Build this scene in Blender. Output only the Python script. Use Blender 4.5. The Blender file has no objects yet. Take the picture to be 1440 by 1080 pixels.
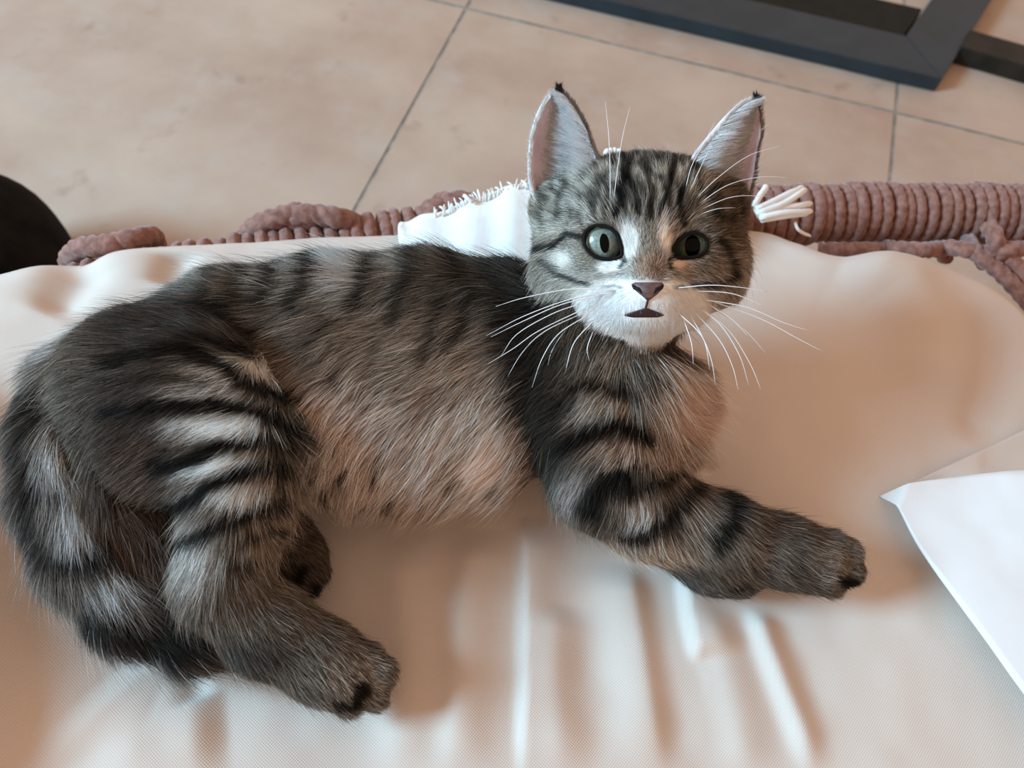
import bpy, bmesh, math, random
import numpy as np
from mathutils import Vector, Matrix, kdtree
random.seed(4); RNG = np.random.default_rng(7)
SC = bpy.context.scene
COL = SC.collection

# ------------------------------------------------------------------ camera, light, exposure
F = 1150.0                                     # focal length in pixels of the 1440 x 1080 frame
PITCH, ROLL = math.radians(58.7039), math.radians(6.4572)
CAM = np.array([0.0, -0.18, 0.30])
fw = np.array([0, math.cos(PITCH), -math.sin(PITCH)])
_r = np.array([1.0, 0, 0]); _u = np.cross(_r, fw)
RT = math.cos(ROLL)*_r + math.sin(ROLL)*_u
UP = -math.sin(ROLL)*_r + math.cos(ROLL)*_u
cd = bpy.data.cameras.new('camera'); cam = bpy.data.objects.new('camera', cd); COL.objects.link(cam)
cd.sensor_width = 36; cd.lens = 36*F/1440; cd.clip_start = 0.01
cam.matrix_world = Matrix(((RT[0], UP[0], -fw[0], CAM[0]), (RT[1], UP[1], -fw[1], CAM[1]), (RT[2], UP[2], -fw[2], CAM[2]), (0, 0, 0, 1)))
cd.dof.use_dof = True; cd.dof.focus_distance = 0.285; cd.dof.aperture_fstop = 14.0
SC.camera = cam
SC.view_settings.view_transform = 'Standard'; SC.view_settings.look = 'None'
SC.view_settings.exposure = 0.0; SC.view_settings.gamma = 1.0; SC.view_settings.use_curve_mapping = False

W = bpy.data.worlds.new('room_glow'); SC.world = W; W.use_nodes = True
W.node_tree.nodes['Background'].inputs[0].default_value = (1.0, 0.71, 0.54, 1)
W.node_tree.nodes['Background'].inputs[1].default_value = 0.71

def area_light(name, loc, target, sx, sy, power, col):
    l = bpy.data.lights.new(name, 'AREA'); l.shape = 'RECTANGLE'; l.size = sx; l.size_y = sy
    l.energy = power; l.color = col
    o = bpy.data.objects.new(name, l); COL.objects.link(o); o.location = loc
    o.rotation_euler = (Vector(target)-Vector(loc)).to_track_quat('-Z', 'Y').to_euler()
    return o
area_light('window_daylight', (-2.20, -0.42, 1.22), (0.0, 0.0, 0.0), 0.75, 0.8, 128, (0.36, 0.72, 1.0))

# ------------------------------------------------------------------ helpers
def ray(px, py):
    return RT*(px-720)/F + UP*(540-py)/F + fw
def P(px, py, z):
    """the point of the horizontal plane z that this line of sight meets"""
    d = ray(px, py); return CAM + d*((z-CAM[2])/d[2])
def depth(p): return float(np.dot(np.asarray(p)-CAM, fw))
def project(p):
    q = np.asarray(p)-CAM; w = q@fw
    return 720+F*(q@RT)/w, 540-F*(q@UP)/w
def link(name, me, mat=None, parent=None, smooth=True):
    o = bpy.data.objects.new(name, me); COL.objects.link(o)
    if mat: me.materials.append(mat)
    if parent is not None: o.parent = parent
    if smooth and hasattr(me, 'polygons'): me.polygons.foreach_set('use_smooth', [True]*len(me.polygons))
    return o
def mesh(name, v, f):
    me = bpy.data.meshes.new(name); me.from_pydata([tuple(map(float, a)) for a in v], [], [tuple(map(int, a)) for a in f]); me.update(); return me
def tag(o, label=None, cat=None, group=None, kind=None):
    for k, v in (('label', label), ('category', cat), ('group', group), ('kind', kind)):
        if v: o[k] = v
    return o
def empty(name, loc=(0, 0, 0)):
    o = bpy.data.objects.new(name, None); o.location = loc; COL.objects.link(o); o.empty_display_size = .02; return o
def lin(c): # sRGB 0-255 -> linear
    c = np.asarray(c, float)/255; return np.where(c <= .04045, c/12.92, ((c+.055)/1.055)**2.4)

def material(name, col=(.5, .5, .5), rough=.6, spec=.4, **kw):
    m = bpy.data.materials.new(name); m.use_nodes = True; nt = m.node_tree; b = nt.nodes['Principled BSDF']
    b.inputs['Base Color'].default_value = (*col, 1); b.inputs['Roughness'].default_value = rough
    b.inputs['Specular IOR Level'].default_value = spec
    for k, v in kw.items(): b.inputs[k.replace('_', ' ')].default_value = v
    return m, nt, b
def node(nt, t, **kw):
    n = nt.nodes.new(t)
    for k, v in kw.items():
        if k in n.inputs: n.inputs[k].default_value = v
        else: setattr(n, k, v)
    return n
def noise_mix(nt, b, c1, c2, scale, detail=4, lo=.35, hi=.65, coord='Object', rough=.55):
    tc = node(nt, 'ShaderNodeTexCoord'); n = node(nt, 'ShaderNodeTexNoise', Scale=scale, Detail=detail, Roughness=rough)
    nt.links.new(tc.outputs[coord], n.inputs['Vector'])
    r = node(nt, 'ShaderNodeValToRGB'); r.color_ramp.elements[0].position = lo; r.color_ramp.elements[1].position = hi
    r.color_ramp.elements[0].color = (*c1, 1); r.color_ramp.elements[1].color = (*c2, 1)
    nt.links.new(n.outputs['Fac'], r.inputs['Fac'])
    if b is not None: nt.links.new(r.outputs['Color'], b.inputs['Base Color'])
    return tc, n, r
def bump(nt, b, src, strength, dist=.001):
    bp = node(nt, 'ShaderNodeBump', Strength=strength, Distance=dist); nt.links.new(src, bp.inputs['Height']); nt.links.new(bp.outputs['Normal'], b.inputs['Normal']); return bp

def catmull(pts, n):
    p = np.asarray(pts, float); p = np.vstack([2*p[0]-p[1], p, 2*p[-1]-p[-2]]); out = []
    m = len(p)-3
    for t in np.linspace(0, m, n):
        i = min(int(t), m-1); u = t-i; a, b, c, d = p[i:i+4]
        out.append(.5*((2*b)+(-a+c)*u+(2*a-5*b+4*c-d)*u*u+(-a+3*b-3*c+d)*u**3))
    return np.array(out)
def tube(name, pts, rad, sides=8, closed=False, twist=0.0, ply=0, depth_=.0, cap=True, ref=None):
    """a tube along pts; with ply > 0 the section is lobed and turns along the way like a laid rope"""
    p = np.asarray(pts, float); n = len(p); rad = np.broadcast_to(np.asarray(rad, float), (n,))
    t = np.roll(p, -1, 0)-np.roll(p, 1, 0) if closed else np.gradient(p, axis=0)
    t /= np.linalg.norm(t, axis=1)[:, None]
    u = np.cross(t[0], ref if ref is not None else (0.13, .21, .97)); u /= np.linalg.norm(u); V = []; L = 0
    for i in range(n):
        u = u-t[i]*(u@t[i]); u /= np.linalg.norm(u); w = np.cross(t[i], u)
        if i: L += np.linalg.norm(p[i]-p[i-1])
        for k in range(sides):
            a = 2*math.pi*k/sides
            r = rad[i]*(1+depth_*abs(math.cos((ply*(a-twist*L))/2.0))-depth_*.6) if ply else rad[i]
            V.append(p[i]+r*(math.cos(a)*u+math.sin(a)*w))
    Fc = []
    for i in range(n if closed else n-1):
        j = (i+1) % n
        for k in range(sides):
            k2 = (k+1) % sides; Fc.append((i*sides+k, i*sides+k2, j*sides+k2, j*sides+k))
    if cap and not closed:
        Fc.append(tuple(range(sides))[::-1]); Fc.append(tuple((n-1)*sides+k for k in range(sides)))
    return mesh(name, V, Fc)
def bm_mesh(name, bm):
    me = bpy.data.meshes.new(name); bm.to_mesh(me); bm.free(); return me

_perm = RNG.permutation(512); _val = RNG.random(512)
def vnoise(p):
    """smooth value noise in 0..1 for an (n, 3) array"""
    p = np.asarray(p); i = np.floor(p).astype(int); f = p-i; f = f*f*(3-2*f); out = 0
    for dx in (0, 1):
        for dy in (0, 1):
            for dz in (0, 1):
                h = _perm[(_perm[(_perm[(i[:, 0]+dx) % 512]+i[:, 1]+dy) % 512]+i[:, 2]+dz) % 512]
                w = (f[:, 0] if dx else 1-f[:, 0])*(f[:, 1] if dy else 1-f[:, 1])*(f[:, 2] if dz else 1-f[:, 2])
                out = out+w*_val[h]
    return out
def seg_dist(q, poly):
    """distance from 2-D points q to a polyline, and the signed side of the nearest segment"""
    poly = np.asarray(poly, float); best = np.full(len(q), 1e9); par = np.zeros(len(q)); side = np.zeros(len(q)); m = len(poly)-1
    for i in range(m):
        a, b = poly[i], poly[i+1]; ab = b-a; t = np.clip(((q-a)@ab)/(ab@ab), 0, 1)
        v = q-(a+t[:, None]*ab); d = np.hypot(v[:, 0], v[:, 1]); k = d < best
        best[k] = d[k]; par[k] = (i+t[k])/m; side[k] = np.sign(ab[0]*v[k, 1]-ab[1]*v[k, 0])
    return best, par, side

# ------------------------------------------------------------------ the setting: tiled floor
ZF = -0.24
t_ = math.radians(11.4205)
D0 = np.array([math.sin(t_), math.cos(t_), 0]); D1 = np.array([math.cos(t_), -math.sin(t_), 0])
PA, PB, PC = P(578, 149, ZF), P(1259, 173, ZF), P(1000, 93, ZF)
TW = float((PB-PA)@D1)                        # tile width
mt_grout, nt, b = material('grout', (.30, .27, .23), .9, .2); noise_mix(nt, b, (.22, .19, .16), (.36, .33, .28), 60)
mt_tile, nt, b = material('terracotta_tile', (.6, .42, .33), .55, .35)
tc, n1, r1 = noise_mix(nt, b, (.38, .25, .183), (.51, .375, .285), 7, 6, .30, .68)
n2 = node(nt, 'ShaderNodeTexNoise', Scale=16.0, Detail=5.0, Roughness=.6); nt.links.new(tc.outputs['Object'], n2.inputs['Vector'])
r2 = node(nt, 'ShaderNodeValToRGB'); r2.color_ramp.elements[0].position = .52; r2.color_ramp.elements[1].position = .80
r2.color_ramp.elements[0].color = (0, 0, 0, 1); r2.color_ramp.elements[1].color = (1, 1, 1, 1); nt.links.new(n2.outputs['Fac'], r2.inputs['Fac'])
mx = node(nt, 'ShaderNodeMix', data_type='RGBA'); nt.links.new(r2.outputs['Color'], mx.inputs[0]); nt.links.new(r1.outputs['Color'], mx.inputs[6]); mx.inputs[7].default_value = (.46, .37, .30, 1)
n3 = node(nt, 'ShaderNodeTexNoise', Scale=22.0, Detail=3.0); nt.links.new(tc.outputs['Object'], n3.inputs['Vector'])
r3 = node(nt, 'ShaderNodeValToRGB'); r3.color_ramp.elements[0].position = .20; r3.color_ramp.elements[1].position = .36
r3.color_ramp.elements[0].color = (.55, .5, .47, 1); r3.color_ramp.elements[1].color = (1, 1, 1, 1); nt.links.new(n3.outputs['Fac'], r3.inputs['Fac'])
mm = node(nt, 'ShaderNodeMix', data_type='RGBA', blend_type='MULTIPLY'); mm.inputs[0].default_value = .7
nt.links.new(mx.outputs[2], mm.inputs[6]); nt.links.new(r3.outputs['Color'], mm.inputs[7]); nt.links.new(mm.outputs[2], b.inputs['Base Color'])
bump(nt, b, n2.outputs['Fac'], .15, .002)
bm = bmesh.new(); bmesh.ops.create_grid(bm, x_segments=1, y_segments=1, size=3.0)
floor = tag(link('floor', bm_mesh('floor', bm), mt_grout), 'grey grout bed under the beige terracotta tiles', kind='structure')
floor.location = (0, 0.6, ZF-.003)
a0 = PA@D1; c0 = PC@D0
G = .0034
for i in range(-3, 4):
    for j in range(-3, 3):
        bm = bmesh.new(); w = TW-G
        o0 = D1*(a0+i*TW+TW/2)+D0*(c0+j*TW+TW/2)
        bmesh.ops.create_grid(bm, x_segments=8, y_segments=8, size=w/2)
        for v in bm.verts:
            e = w/2-max(abs(v.co.x), abs(v.co.y))
            v.co.z = .0004*math.sin(i*7+v.co.x*31)*math.cos(j*5+v.co.y*27)-(.0022 if e < 1e-4 else 0)
        me = bm_mesh('tile', bm); o = link('tile', me, mt_tile); o.parent = floor
        o.location = (o0[0], o0[1]-.6, .003); o.rotation_euler = (0, 0, -t_)
        me.transform(Matrix.Translation((i*1.37, j*2.11, 0))); o.location -= Matrix.Rotation(-t_, 3, 'Z') @ Vector((i*1.37, j*2.11, 0))

# dark strip at the foot of the wall side, pale raised slab beyond it
mt_black, nt, b = material('black_strip', (.012, .010, .008), .5, .3); noise_mix(nt, b, (.008, .007, .005), (.02, .017, .013), 40)
def slab(name, pts, z0, z1, mat, parent=None, bev=.0015):
    bm = bmesh.new(); lo = [bm.verts.new((p[0], p[1], z0)) for p in pts]; hi = [bm.verts.new((p[0], p[1], z1)) for p in pts]
    n = len(pts); bm.faces.new(lo[::-1]); bm.faces.new(hi)
    for k in range(n): bm.faces.new((lo[k], lo[(k+1) % n], hi[(k+1) % n], hi[k]))
    bmesh.ops.recalc_face_normals(bm, faces=bm.faces[:])
    bmesh.ops.bevel(bm, geom=bm.edges[:], offset=bev, segments=2, affect='EDGES', profile=.6)
    return link(name, bm_mesh(name, bm), mat, parent, smooth=False)

# ------------------------------------------------------------------ slate frame on the floor
mt_slate, nt, b = material('slate_paint', (.032, .045, .052), .42, .45)
tc, n, r = noise_mix(nt, b, (.011, .022, .029), (.017, .031, .040), 30); bump(nt, b, n.outputs['Fac'], .08, .001)
mt_inner, nt, b = material('dark_band', (.006, .007, .006), .6, .2); noise_mix(nt, b, (.005, .006, .005), (.009, .010, .008), 50)
ZT = ZF+.016
oc = P(1314, 129, ZF); od = P(767, 0, ZF); oe = P(1394, 0, ZF); ic = P(1274, 50, ZT); ic[2] = ZF
frame = empty('floor_frame', (oc[0], oc[1], ZF))
tag(frame, 'slate blue mitred frame of square bars standing on the tiles at the back', 'frame')
def frame_bar(nm, c_out, e_out, c_in, far):
    d = (e_out-c_out); d /= np.linalg.norm(d)
    w = (c_in-c_out)-d*((c_in-c_out)@d)
    pts = [c_out, c_out+d*far, c_out+d*far+w, c_in]
    pts = [p-np.array([oc[0], oc[1], 0]) for p in pts]
    return slab(nm, pts, 0, .016, mt_slate, frame)
frame_bar('front_bar', oc, od, ic, .62); frame_bar('side_bar', oc, oe, ic, .55)
dA = (od-oc)/np.linalg.norm(od-oc); dB = (oe-oc)/np.linalg.norm(oe-oc)
q = [ic+dA*.002+dB*.001, ic+dA*.5+dB*.001, ic+dA*.5+dB*.062, ic+dA*.002+dB*.062]  # low black slab along the inner side of the front bar
tag(slab('band', [p-np.array([oc[0], oc[1], 0]) for p in q], 0, .014, mt_inner, frame), 'black inner band')
q0, q1, q2, q3 = P(1352, 66, ZF+.02), P(1700, 165, ZF+.02), P(1700, 136, ZF+.02), P(1364, 41, ZF+.02)
tag(slab('trim_1', [q0, q1, q2, q3], ZF, ZF+.02, mt_black), 'black strip on the floor to the right of the slate frame', kind='structure')

# ------------------------------------------------------------------ black bundle at the left
mt_bundle, nt, b = material('black_cloth', (.006, .006, .005), .85, .1); noise_mix(nt, b, (.003, .003, .003), (.010, .009, .008), 60)
bm = bmesh.new(); bmesh.ops.create_icosphere(bm, subdivisions=4, radius=1)
bc = P(-70, 395, ZF+.05)
for v in bm.verts:
    c = v.co; k = 1+.05*math.sin(3*c.x+1)+.04*math.cos(4*c.y+2*c.z)
    v.co = Vector((c.x*.092*k, c.y*.085*k, max(-.05, c.z*.07*k)))
bundle = link('bundle', bm_mesh('bundle', bm), mt_bundle)
bundle.location = (bc[0], bc[1], ZF+.051)
tag(bundle, 'matte black rounded bundle on the floor at the left edge', 'bundle')

# ------------------------------------------------------------------ cushion
edge_px = [(-420, 470), (-200, 410), (0, 373), (120, 349), (240, 331), (420, 316), (590, 309), (740, 304), (900, 303), (1060, 305), (1120, 323), (1180, 346), (1270, 351), (1340, 371), (1400, 402), (1440, 440), (1500, 520), (1560, 640)]
EZ = -.004
EW = np.array([P(x, y, EZ) for x, y in edge_px])
EW = catmull(EW, 200)
def ye_full(x):
    return np.interp(x, EW[:, 0], EW[:, 1])
folds = [ # polyline in pixels, height m, half width m, skew (1: steep on the right)
    ([(560, 745), (575, 900), (560, 1100)], .0022, .012, .2),
    ([(668, 740), (655, 860), (640, 1100)], .0030, .010, .3),
    ([(738, 725), (740, 850), (738, 1100)], .0036, .008, .9),
    ([(790, 850), (785, 940), (795, 1100)], .0020, .010, .2),
    ([(880, 790), (895, 900), (925, 1100)], .0030, .011, -.4),
    ([(962, 800), (972, 870), (985, 930)], .0035, .008, .9),
    ([(1000, 850), (1030, 960), (1060, 1100)], .0016, .010, .2),
    ([(1060, 850), (1078, 905), (1110, 985), (1150, 1090)], .0030, .0058, .3),
    ([(1330, 560), (1300, 470), (1270, 400), (1190, 360)], .0060, .022, .0),
    ([(1370, 620), (1400, 520), (1390, 430)], -.0040, .012, .0),
    ([(280, 990), (265, 925)], -.0020, .006, .0),
    ([(130, 970), (200, 1040), (320, 1010)], .0030, .020, .0),
    ([(-20, 820), (40, 900), (100, 1080)], .0030, .020, .0),
    ([(90, 335), (110, 385), (60, 440)], -.0050, .014, .0),
    ([(250, 345), (235, 395)], -.0040, .010, .0),
    ([(-160, 460), (-120, 640), (-100, 780), (-90, 1000), (-110, 1300)], .021, .022, .0),  # added rim beyond the left edge of view, raised to shade the cushion
    ([(985, 620), (1000, 665)], -.0018, .004, .0),
]
FW = [(np.array([P(x, y, 0)[:2] for x, y in pl]), h, w, s) for pl, h, w, s in folds]
def cushion_z(xy):
    q = np.asarray(xy, float); z = np.zeros(len(q))
    for pl, h, w, s in FW:
        d, par, side = seg_dist(q, pl)
        ww = np.where(side > 0, w*(1+.9*s), w*(1-.75*s)) if s >= 0 else np.where(side > 0, w*(1+.75*s), w*(1-.9*s))
        tap = np.clip(np.minimum(par, 1-par)*4+(.15 if h < .01 else 0), 0, 1); tap = tap*tap*(3-2*tap)
        z += 1.5*h*tap*np.exp(-(d/ww)**2*1.4)
    p3 = np.c_[q*9, np.zeros(len(q))]
    z += .011*(vnoise(p3+3)-.5)+.0026*(vnoise(p3*3.1+9)-.5)+.0005*(vnoise(p3*11)-.5)
    # the kitten's weight presses a shallow hollow
    c = P(520, 600, 0)[:2]; e = ((q-c)/np.array([.13, .075]))
    z -= .006*np.exp(-(e**2).sum(1))
    return z
xs = np.linspace(-.34, .345, 440); NV = 360
V = []; Y0 = -.34
Rr = .016
for x in xs:
    ye = float(ye_full(x)); yy = Y0+(ye-Y0)*(np.linspace(0, 1, NV)**.85)
    V.append(np.c_[np.full(NV, x), yy])
V = np.concatenate(V); zt = cushion_z(V)
ye = ye_full(V[:, 0]); d = np.minimum(np.minimum(ye-V[:, 1], V[:, 1]-Y0), np.minimum(V[:, 0]-xs[0], xs[-1]-V[:, 0]))
d = np.clip(d, 0, Rr); zt -= Rr-np.sqrt(np.maximum(0, Rr**2-(Rr-d)**2))
top = np.c_[V, zt]
nx = len(xs); idx = np.arange(nx*NV).reshape(nx, NV)
fc = np.stack([idx[:-1, :-1], idx[1:, :-1], idx[1:, 1:], idx[:-1, 1:]], -1).reshape(-1, 4)
ring = np.concatenate([idx[:, 0], idx[-1, 1:], idx[::-1, -1][1:], idx[0, ::-1][1:-1]])
vv = list(top); n0 = len(vv); m = len(ring); low = []
cxy = top[:, :2].mean(0)
for lv, (zz, k) in enumerate(((-.030, 1.0), (-.045, .985), (-.055, .95))):
    for r_ in ring:
        p = top[r_]; low.append([cxy[0]+(p[0]-cxy[0])*k, cxy[1]+(p[1]-cxy[1])*k, zz])
vv = np.vstack([top, np.array(low)])
sk = []
prev = ring
for lv in range(3):
    cur = n0+lv*m+np.arange(m)
    for k in range(m): sk.append((prev[(k+1) % m], prev[k], cur[k], cur[(k+1) % m]))
    prev = cur
faces = [tuple(a) for a in fc]+sk
mt_cushion, nt, b = material('cream_cotton', (.70, .56, .46), .8, .25)
tc, n, r = noise_mix(nt, None, (.625, .515, .435), (.665, .555, .475), 9, 3)
nt.links.new(r.outputs['Color'], b.inputs['Base Color'])
b.inputs['Sheen Weight'].default_value = .15
mp = node(nt, 'ShaderNodeMapping'); mp.inputs['Rotation'].default_value = (0, 0, .6); nt.links.new(tc.outputs['Object'], mp.inputs['Vector'])
w1 = node(nt, 'ShaderNodeTexWave', Scale=420.0, Distortion=.6, Detail=1.0); w2 = node(nt, 'ShaderNodeTexWave', Scale=420.0, Distortion=.6, Detail=1.0, bands_direction='Y')
nt.links.new(mp.outputs['Vector'], w1.inputs['Vector']); nt.links.new(mp.outputs['Vector'], w2.inputs['Vector'])
ad = node(nt, 'ShaderNodeMath', operation='ADD'); nt.links.new(w1.outputs['Fac'], ad.inputs[0]); nt.links.new(w2.outputs['Fac'], ad.inputs[1])
bump(nt, b, ad.outputs[0], .25, .0002)
cushion = tag(link('cushion', mesh('cushion', vv, faces), mt_cushion), 'large cream cotton cushion the kitten lies on', 'cushion')

def cz(x, y): return float(cushion_z(np.array([[x, y]]))[0])

# white folded cloth at the lower right
mt_white, nt, b = material('white_cotton', (.88, .87, .85), .8, .2)
tc, n, r = noise_mix(nt, b, (.78, .77, .75), (.83, .82, .81), 30)
w1 = node(nt, 'ShaderNodeTexWave', Scale=500.0); nt.links.new(tc.outputs['Object'], w1.inputs['Vector']); bump(nt, b, w1.outputs['Fac'], .1, .0002)
def cloth_sheet(name, outline_l, outline_r, lift, th, mat, parent=None, n=40, k=24):
    """sheet between two pixel outlines that start in one corner, lifted off the cushion, with real thickness"""
    A = catmull([P(*q, .004) for q in outline_l], n); B = catmull([P(*q, .004) for q in outline_r], n); V = []
    for s in range(2):
        for i in range(n):
            for j in range(k):
                t = j/(k-1); p = A[i]*(1-t)+B[i]*t
                z = cz(p[0], p[1])+lift(i/(n-1), t)+(0 if s == 0 else th)
                V.append((p[0], p[1], z))
    fs = []; N = n*k
    for i in range(n-1):
        for j in range(k-1):
            a = i*k+j; fs.append((a, a+1, a+k+1, a+k)); fs.append((N+a, N+a+k, N+a+k+1, N+a+1))
    for i in range(n-1):
        for j in (0, k-1):
            a = i*k+j; q = (a, a+k, N+a+k, N+a); fs.append(q if j == 0 else q[::-1])
    for j in range(k-1):
        for i in (0, n-1):
            a = i*k+j; q = (a, N+a, N+a+1, a+1); fs.append(q if i == 0 else q[::-1])
    me = mesh(name, V, fs); bm = bmesh.new(); bm.from_mesh(me); bmesh.ops.remove_doubles(bm, verts=bm.verts[:], dist=1e-6); bmesh.ops.recalc_face_normals(bm, faces=bm.faces[:]); bm.to_mesh(me); bm.free()
    return link(name, me, mat, parent)
cl = empty('folded_cloth', tuple(P(1330, 750, 0))); tag(cl, 'white folded cloth with a pointed corner at the lower right of the cushion', 'cloth')
up = cloth_sheet('upper_layer', [(1246, 690), (1262, 728), (1290, 790), (1340, 868), (1440, 1012), (1540, 1160)], [(1246, 690), (1280, 684), (1330, 678), (1385, 673), (1440, 671), (1640, 664)], lambda s, t: .0085*min(1, s*7)+.006*s, .0012, mt_white)
lo = cloth_sheet('lower_layer', [(1262, 690), (1290, 700), (1330, 710), (1400, 720), (1640, 740)], [(1262, 688), (1280, 680), (1330, 655), (1385, 628), (1440, 602), (1640, 510)], lambda s, t: .004*min(1, s*5)+.003*math.sin(s*9+t*5)*s, .0010, mt_cushion)
for o in (up, lo): o.parent = cl; o.matrix_parent_inverse = Matrix.Translation(-cl.location)
tag(lo, 'creased cream under layer')

# ------------------------------------------------------------------ rope hoop behind the cushion
mt_rope, nt, b = material('dusty_pink_rope', (.33, .17, .13), .9, .15)
tc, n, r = noise_mix(nt, b, (.19, .08, .058), (.34, .165, .125), 260, 4); bump(nt, b, n.outputs['Fac'], .6, .001)
b.inputs['Sheen Weight'].default_value = .3
hoop_px = [(1620, 318), (1440, 302), (1250, 299), (1060, 303), (850, 312), (650, 328), (420, 362), (150, 410), (-120, 470)]
HZ = -.028
HP = catmull([P(x, y, HZ) for x, y in hoop_px], 400)
seg = np.r_[0, np.cumsum(np.linalg.norm(np.diff(HP, axis=0), axis=1))]
hoop = empty('rope_hoop', tuple(P(1250, 299, HZ))); tag(hoop, 'hoop wrapped in dusty pink rope behind the cushion', 'hoop')
HO = np.array(hoop.location)
link('core', tube('core', HP[::8]-HO, .0128, 12), mt_rope, hoop)
def hoop_at(s):
    p = np.array([np.interp(s, seg, HP[:, k]) for k in range(3)]); q = np.array([np.interp(s+.002, seg, HP[:, k]) for k in range(3)])
    return p, (q-p)/np.linalg.norm(q-p)
loop = [(0.0133*math.cos(a), .0133*math.sin(a), 0) for a in np.linspace(0, 2*math.pi, 44, endpoint=False)]
turn_me = [tube('rope_turn', loop, .0035, 9, closed=True, twist=s_, ply=3, depth_=.2) for s_ in (420, 460, 440)]
for mme in turn_me: mme.materials.append(mt_rope); mme.polygons.foreach_set('use_smooth', [True]*len(mme.polygons))
s_ = .004; kk = 0
while s_ < seg[-1]-.004:
    p, t = hoop_at(s_); o = bpy.data.objects.new('rope_turn', turn_me[kk % 3]); COL.objects.link(o); o.parent = hoop
    o.location = p-HO
    qn = Vector(t).to_track_quat('Z', 'Y').to_matrix() @ Matrix.Rotation(random.uniform(0, 6.28), 3, 'Z')
    o.rotation_euler = (Matrix.Rotation(random.uniform(-.07, .07), 3, 'X') @ Matrix.Rotation(random.uniform(-.08, .08), 3, 'Y') @ qn).to_euler()
    sc = random.uniform(.96, 1.06); o.scale = (sc, sc, random.uniform(.9, 1.0))
    s_ += .0064+random.uniform(-.0003, .0007); kk += 1
def rope(name, px, r=.0042, n=44, parent=hoop):
    pts = catmull([P(x, y, z) for x, y, z in px], n)
    return link(name, tube(name, pts-HO, r, 12, twist=330, ply=3, depth_=.24), mt_rope, parent)
# knots and cords of the net under the hoop
for px in ([(1150, 352, -.032), (1190, 352, -.028), (1235, 352, -.03), (1262, 362, -.04)],
           [(1244, 348, -.034), (1262, 350, -.025), (1300, 352, -.022), (1322, 350, -.03), (1330, 362, -.04)],
           [(1318, 352, -.036), (1335, 348, -.024), (1362, 352, -.020), (1378, 356, -.028), (1384, 370, -.04)],
           [(1362, 338, -.03), (1372, 355, -.020), (1396, 374, -.022), (1425, 402, -.026), (1470, 455, -.034), (1520, 530, -.05)],
           [(1398, 338, -.028), (1410, 352, -.018), (1432, 378, -.022), (1462, 420, -.03), (1520, 500, -.05)],
           [(1396, 362, -.022), (1412, 352, -.014), (1440, 350, -.016), (1500, 352, -.022)],
           [(1390, 318, -.010), (1398, 330, -.009), (1400, 345, -.013), (1388, 358, -.02)]):
    rope('net_cord', px)
for px in ([(96, 366, -.030), (112, 350, -.018), (140, 346, -.013), (168, 344, -.014), (178, 356, -.03)],
           [(150, 356, -.03), (166, 341, -.014), (192, 336, -.013), (214, 334, -.02), (220, 350, -.03)],
           [(344, 338, -.030), (360, 318, -.016), (392, 306, -.010), (420, 300, -.010), (434, 318, -.024)],
           [(404, 324, -.028), (414, 304, -.010), (446, 302, -.008), (482, 308, -.010), (506, 318, -.028)],
           [(372, 330, -.03), (400, 314, -.016), (440, 312, -.014), (470, 318, -.024)],
           [(580, 318, -.030), (596, 302, -.016), (614, 290, -.010), (628, 284, -.012), (636, 300, -.026)],
           [(606, 310, -.028), (622, 290, -.012), (640, 283, -.008), (660, 286, -.012), (668, 302, -.028)]):
    rope('knot', px, .0052)

# ------------------------------------------------------------------ white fringed throw behind the kitten
mt_throw, nt, b = material('white_throw', (.86, .84, .80), .85, .15)
tc, n, r = noise_mix(nt, b, (.82, .79, .74), (.88, .86, .83), 90); bump(nt, b, n.outputs['Fac'], .3, .001)
throw = empty('throw', tuple(P(880, 300, 0))); tag(throw, 'white fringed throw bunched over the cushion edge behind the kitten', 'throw')
TO = np.array(throw.location)
crest = catmull([P(x, y, z) for x, y, z in ((560, 318, .002), (595, 308, .004), (650, 291, .008), (700, 272, .013), (745, 260, .017), (800, 258, .018), (900, 262, .018), (1000, 272, .014), (1005, 280, .010), (1020, 290, .004), (1028, 300, .000))], 60)
rows = []
for k in range(14):
    u = k/13; rr = []
    for i, c in enumerate(crest):
        if u < .5: # towards the kitten
            a = (.5-u)*2; kd = .05*min(1, (i+.2)/14)**.7; y = c[1]-kd*a; z = c[2]-(c[2]-cz(c[0], c[1]-kd)-.0006)*a**1.6
        else:
            a = (u-.5)*2; y = c[1]+.016*math.sin(a*1.57); z = c[2]-.045*a**1.8
        w = .0012*math.sin(i*.9+u*5)*math.sin(u*3.14)
        rr.append((c[0], y, z+w))
    rows.append(rr)
VV = np.array(rows).reshape(-1, 3)-TO; nn = 60
fs = [(k*nn+i, k*nn+i+1, (k+1)*nn+i+1, (k+1)*nn+i) for k in range(13) for i in range(nn-1)]
sheet = link('sheet', mesh('sheet', VV, fs), mt_throw, throw)
md = sheet.modifiers.new('thickness', 'SOLIDIFY'); md.thickness = .002; md.offset = -1
def tassel(px, r=.0011, n=12):
    pts = catmull([P(x, y, z) for x, y, z in px], n); rad = np.full(n, r); rad[-1] *= .6
    link('fringe_cord', tube('fringe_cord', pts-TO, rad, 7), mt_throw, throw)
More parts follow.
